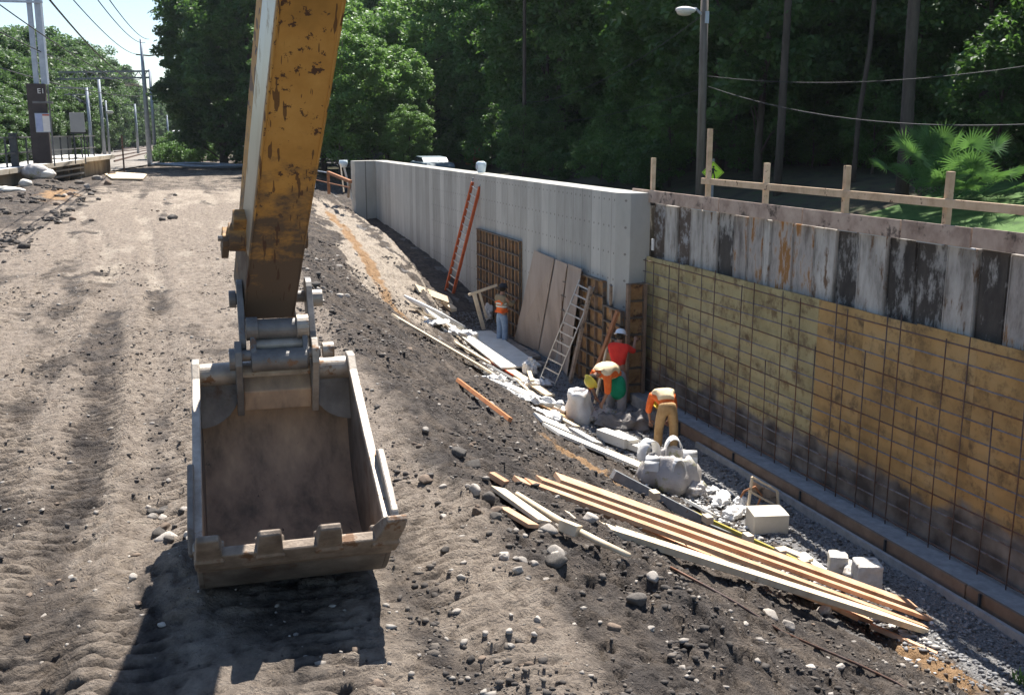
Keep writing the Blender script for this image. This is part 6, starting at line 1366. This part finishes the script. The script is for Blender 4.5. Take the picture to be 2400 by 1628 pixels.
# ------------------------------------------------------------ stones and clods
st_pale = M('pale_stone', [(.22, .19, .16), (.36, .32, .275), (.48, .44, .39)], .85, 9, bump=.4, rvar=.25)
st_dark = M('dark_stone', [(.06, .053, .047), (.13, .115, .10)], .9, 7, bump=.5, rvar=.25)
st_brown = M('brown_stone', [(.13, .095, .07), (.24, .18, .135)], .9, 7, bump=.5, rvar=.25)
def rockmesh(seed, mat, ang=.22):
    bm = bmesh.new(); bmesh.ops.create_icosphere(bm, subdivisions=3, radius=1); rs = np.random.RandomState(seed); ph = rs.rand(9) * 6.28
    cuts = [(Vector(rs.normal(size=3)).normalized(), rs.uniform(.62, .9)) for _ in range(7)]
    for v in bm.verts:
        d = v.co.normalized(); r = 1 + ang * (math.sin(2.3 * d.x + ph[0]) * math.cos(2.1 * d.y + ph[1]) + .5 * math.sin(4.2 * d.z + ph[2]) + .25 * math.sin(9 * d.x + ph[3]) * math.sin(8 * d.y + ph[4]))
        p = d * r
        for n_, k in cuts:
            e = p.dot(n_) - k
            if e > 0: p -= n_ * e * .85
        v.co = p
    me = bpy.data.meshes.new('stone'); bm.to_mesh(me); bm.free(); me.materials.append(mat); me.polygons.foreach_set('use_smooth', [True] * len(me.polygons)); return me
rocks = {k: [rockmesh(s_ + j, m_) for j in range(4)] for k, m_, s_ in (('p', st_pale, 10), ('d', st_dark, 20), ('b', st_brown, 30))}
LR = {'p': ('pale rounded stone lying on the dirt', 'pale stones scattered on the dirt'), 'd': ('dark lump of stone lying on the dirt', 'dark stones scattered on the dirt'), 'b': ('brown stone lying on the dirt', 'brown stones scattered on the dirt')}
rr = random.Random(12)
def stone(x, y, r, kind, label=None, flat=.7, group=True):
    p = hit(x, y, .0); z = h1(p.x, p.y); o = bpy.data.objects.new('stone', rr.choice(rocks[kind])); COL.objects.link(o)
    o.location = (p.x, p.y, z + r * flat * .35); o.scale = (r * rr.uniform(.85, 1.25), r * rr.uniform(.7, 1.0), r * flat * rr.uniform(.8, 1.1)); o.rotation_euler = (rr.uniform(-.3, .3), rr.uniform(-.3, .3), rr.uniform(0, 6.28))
    if label: tag(o, label, 'stone')
    else: tag(o, LR[kind][0], 'stone', LR[kind][1])
for x, y, r, k, lab in ((1108, 1092, .10, 'd', 'pointed dark stone standing among pale pebbles above the short stakes'), (1075, 1068, .08, 'd', 'rounded dark boulder left of the pointed stone'), (1145, 1176, .085, 'd', 'flat dark boulder just left of the broad stake'), (1114, 1164, .075, 'p', 'round pale stone left of the flat dark boulder'), (1000, 1118, .075, 'b', 'brown rounded stone on the dirt right of the bucket'),
                   (1386, 1240, .075, 'p', 'round white stone above the curved stick'), (1284, 1252, .08, 'p', 'large pale stone at the foot of the stakes'), (1305, 1310, .075, 'p', 'pale stone with a hollow below the foot of the stakes'), (1307, 1340, .085, 'd', 'smooth dark oval stone below the pale hollow stone'), (1494, 1420, .085, 'd', 'large angular grey stone on the spoil mound'), (1438, 1487, .055, 'b', 'smooth brown stone at the lower middle'),
                   (1804, 1425, .085, 'p', 'round pale stone between the bar and the offcut'), (1848, 1456, .08, 'p', 'pale round stone below the orange offcut'), (1930, 1440, .08, 'p', 'flat tan stone touching the orange offcut'), (1530, 1356, .05, 'p', 'white egg shaped stone on the spoil mound right side'), (960, 810, .09, 'b', 'brown broken stone high on the dark bank'),
                   (392, 1245, .085, 'p', 'large pale pebble in the heap left of the bucket'), (370, 1236, .075, 'd', 'dark cobble in the heap left of the bucket'), (1968, 1565, .05, 'p', 'white flat stone at the lower right'), (262, 412, .3, 'b', 'brown boulder near the tan sheet by the platform'), (188, 430, .30, 'd', 'dark grey boulder in front of the platform recess'), (228, 422, .38, 'p', 'long pale boulder in front of the platform end'), (176, 419, .36, 'p', 'pale boulder in front of the platform recess'), (252, 432, .28, 'b', 'brown boulder on the sandy slope by the platform'), (214, 458, .22, 'd', 'dark stone on the tan slope by the platform'), (205, 440, .25, 'p', 'pale boulder on the tan slope below the platform')):
    stone(x, y, r, k, lab)
def scatter(n, x0, x1, y0, y1, rmin, rmax, ks='ppd'):
    for _ in range(n): stone(rr.uniform(x0, x1), rr.uniform(y0, y1), rr.uniform(rmin, rmax) * (1 if rr.random() < .8 else 1.4), rr.choice(ks))
scatter(22, 340, 455, 1165, 1255, .022, .05, 'pdbd')
scatter(24, 980, 1330, 1030, 1340, .018, .045, 'ppddb')
scatter(14, 1180, 1340, 1230, 1380, .02, .045, 'ppdd')
scatter(14, 880, 1400, 1400, 1620, .014, .032, 'pppb')
scatter(18, 1500, 2300, 1400, 1620, .014, .036, 'pppdb')
scatter(12, 0, 440, 1300, 1620, .012, .03, 'ppb')
scatter(8, 0, 450, 1000, 1300, .012, .03, 'ppb')
scatter(20, 850, 1400, 760, 1050, .03, .06, 'ppdb')
scatter(26, 700, 860, 590, 720, .04, .10, 'ppd')
scatter(14, 130, 420, 425, 560, .06, .16, 'bdp')
# uncountable small stuff: clods and pebbles, each a small faceted lump
oc = np.array([(1, 0, 0), (-1, 0, 0), (0, 1, 0), (0, -1, 0), (0, 0, 1), (0, 0, -1)], float); of = np.array([(0, 2, 4), (2, 1, 4), (1, 3, 4), (3, 0, 4), (2, 0, 5), (1, 2, 5), (3, 1, 5), (0, 3, 5)])
bmi = bmesh.new(); bmesh.ops.create_icosphere(bmi, subdivisions=1, radius=1); oc = np.array([v.co[:] for v in bmi.verts]); of = np.array([[v.index for v in f.verts] for f in bmi.faces]); bmi.free()
def lumps(name, label, cat, X, Y, Rr, mats, mi, seed, sink=.25, flat=.65, smooth=False):
    rs = np.random.RandomState(seed); n = len(X); k = len(oc); Z = H(X, Y)
    V = oc[None] * (1 + .42 * rs.uniform(-1, 1, (n, k, 1))); a = rs.rand(n) * 6.28; c, s = np.cos(a), np.sin(a)
    V = V * np.stack([rs.uniform(.8, 1.4, n), rs.uniform(.6, 1.0, n), flat * rs.uniform(.7, 1.1, n)], -1)[:, None, :]
    Vx = V[..., 0] * c[:, None] - V[..., 1] * s[:, None]; Vy = V[..., 0] * s[:, None] + V[..., 1] * c[:, None]
    V = np.stack([Vx, Vy, V[..., 2]], -1) * Rr[:, None, None] + np.stack([X, Y, Z + Rr * sink], -1)[:, None, :]
    F = (of[None] + (np.arange(n) * k)[:, None, None]).reshape(-1, 3)
    me = fastmesh(name, V.reshape(-1, 3), F, mats, mi=np.repeat(mi, len(of)), smooth=smooth); o = bpy.data.objects.new(name, me); COL.objects.link(o); tag(o, label, cat, kind='stuff')
rs = np.random.RandomState(77)
def region(n, xa, xb, ya, yb, pw=1.6): Y = ya + (yb - ya) * rs.rand(n) ** pw; X = xa + (xb - xa) * rs.rand(n); return X, Y
# clods: dark, on the bank mostly and in drifts
X, Y = region(34000, 1.2, 8.4, 4.2, 34); d = fbm(X * .9, Y * .7, 3) + .5 * fbm(X * 3, Y * 3, 2); k = (d > -.03) & (X > crest(Y) - .6 - rs.rand(len(X))); X, Y = X[k], Y[k]
clod = M('clod_soil', [(.050, .043, .038), (.10, .087, .076)], .95, 9, bump=.6, bscale=40); clod2 = M('clod_soil_dry', [(.10, .085, .072), (.17, .145, .12)], .95, 9, bump=.6, bscale=40)
lumps('soil_clods', 'loose dark clods of earth all over the bank', 'clods', X, Y, (.007 + .026 * rs.rand(len(X)) ** 4) * (1 + Y * .02), [clod, clod2], (rs.rand(len(X)) < .3).astype(int), 1)
X, Y = region(16000, -5, 2.6, 4.4, 26); d = fbm(X * .8, Y * .35, 3) + .5 * fbm(X * 4, Y * 2, 2); k = d > .02; X, Y = X[k], Y[k]
lumps('road_clods', 'small crumbs of earth scattered over the haul road', 'clods', X, Y, (.005 + .016 * rs.rand(len(X)) ** 3.5) * (1 + Y * .03), [clod, clod2], (rs.rand(len(X)) < .45).astype(int), 2)
X, Y = region(3600, -5, 8.2, 4.3, 30); d = fbm(X * 1.1 + 5, Y * .9, 3); k = d > -.08; X, Y = X[k], Y[k]
lumps('pebbles', 'small pale pebbles strewn over the dirt', 'pebbles', X, Y, (.007 + .022 * rs.rand(len(X)) ** 3.0) * (1 + Y * .025), [st_pale, st_brown], (rs.rand(len(X)) < .25).astype(int), 3, sink=.2, smooth=True)
X = rs.uniform(7.3, 9.45, 14000); Y = rs.uniform(6, 32, 14000); k = X > foot(Y) - .6 * rs.rand(14000) - .1; X, Y = X[k], Y[k]
lumps('crushed_stone', 'grey crushed stone covering the trench floor', 'gravel', X, Y, .014 + .026 * rs.rand(len(X)) ** 2, [M('crushed', [(.14, .14, .145), (.30, .295, .29)], .9, 12, rvar=0), st_dark], (rs.rand(len(X)) < .2).astype(int), 4)
X = rs.uniform(-9, -4, 3000); Y = rs.uniform(22, 60, 3000); k = fbm(X * .8, Y * .5, 3) > 0; X, Y = X[k], Y[k]
lumps('heap_clods', 'big clods of earth on the heap by the platform', 'clods', X, Y, .04 + .14 * rs.rand(len(X)) ** 3, [clod, clod2], (rs.rand(len(X)) < .5).astype(int), 5)
# tuft of weeds in the lower right corner
p = hit(2395, 1600, 0); b = MB()
for k in range(60):
    a = rr.uniform(0, 6.28); l = rr.uniform(.08, .2); c = Vector((p.x + rr.uniform(-.08, .14), p.y + rr.uniform(-.12, .12), 0)); c.z = h1(c.x, c.y) - .01; d = Vector((math.cos(a) * .6, math.sin(a) * .6, 1)).normalized(); w = Vector((-math.sin(a), math.cos(a), 0)) * .012
    b.add([c - w * .4, c + w * .4, c + d * l * .6 + w, c + d * l, c + d * l * .6 - w], [(0, 1, 2, 3, 4)])
tag(b.build('weeds', mt['leaf_light']), 'small green weeds in the lower right corner of the bank', 'weeds', kind='stuff')

n = 2600; t = rs.rand(n); Y = 8.6 + 22 * t; X = foot(Y) + rs.normal(size=n) * .33 - .05; k = fbm(X * 1.2, Y * .8, 3) > -.08; X, Y = X[k], Y[k]
lumps('rubble_chips', 'pale chips of broken concrete and plaster along the toe of the bank', 'rubble', X, Y, .015 + .055 * rs.rand(len(X)) ** 3, [mt['block'], mt['white_bag']], (rs.rand(len(X)) < .4).astype(int), 9, flat=.5)

# ------------------------------------------------------------ thin summer haze over the whole place
hb = MB(); hb.box((20, 190, 14), (360, 480, 42)); hz = bpy.data.materials.new('haze'); hz.use_nodes = True; n_ = hz.node_tree.nodes; hz.node_tree.links.clear()
n_.remove(n_['Principled BSDF']); pv = n_.new('ShaderNodeVolumePrincipled'); pv.inputs['Color'].default_value = (.80, .88, 1.0, 1); pv.inputs['Density'].default_value = .00012; pv.inputs['Anisotropy'].default_value = .3
hz.node_tree.links.new(pv.outputs[0], n_['Material Output'].inputs['Volume'])
tag(hb.build('haze', hz), 'thin pale summer haze', 'haze', kind='stuff')
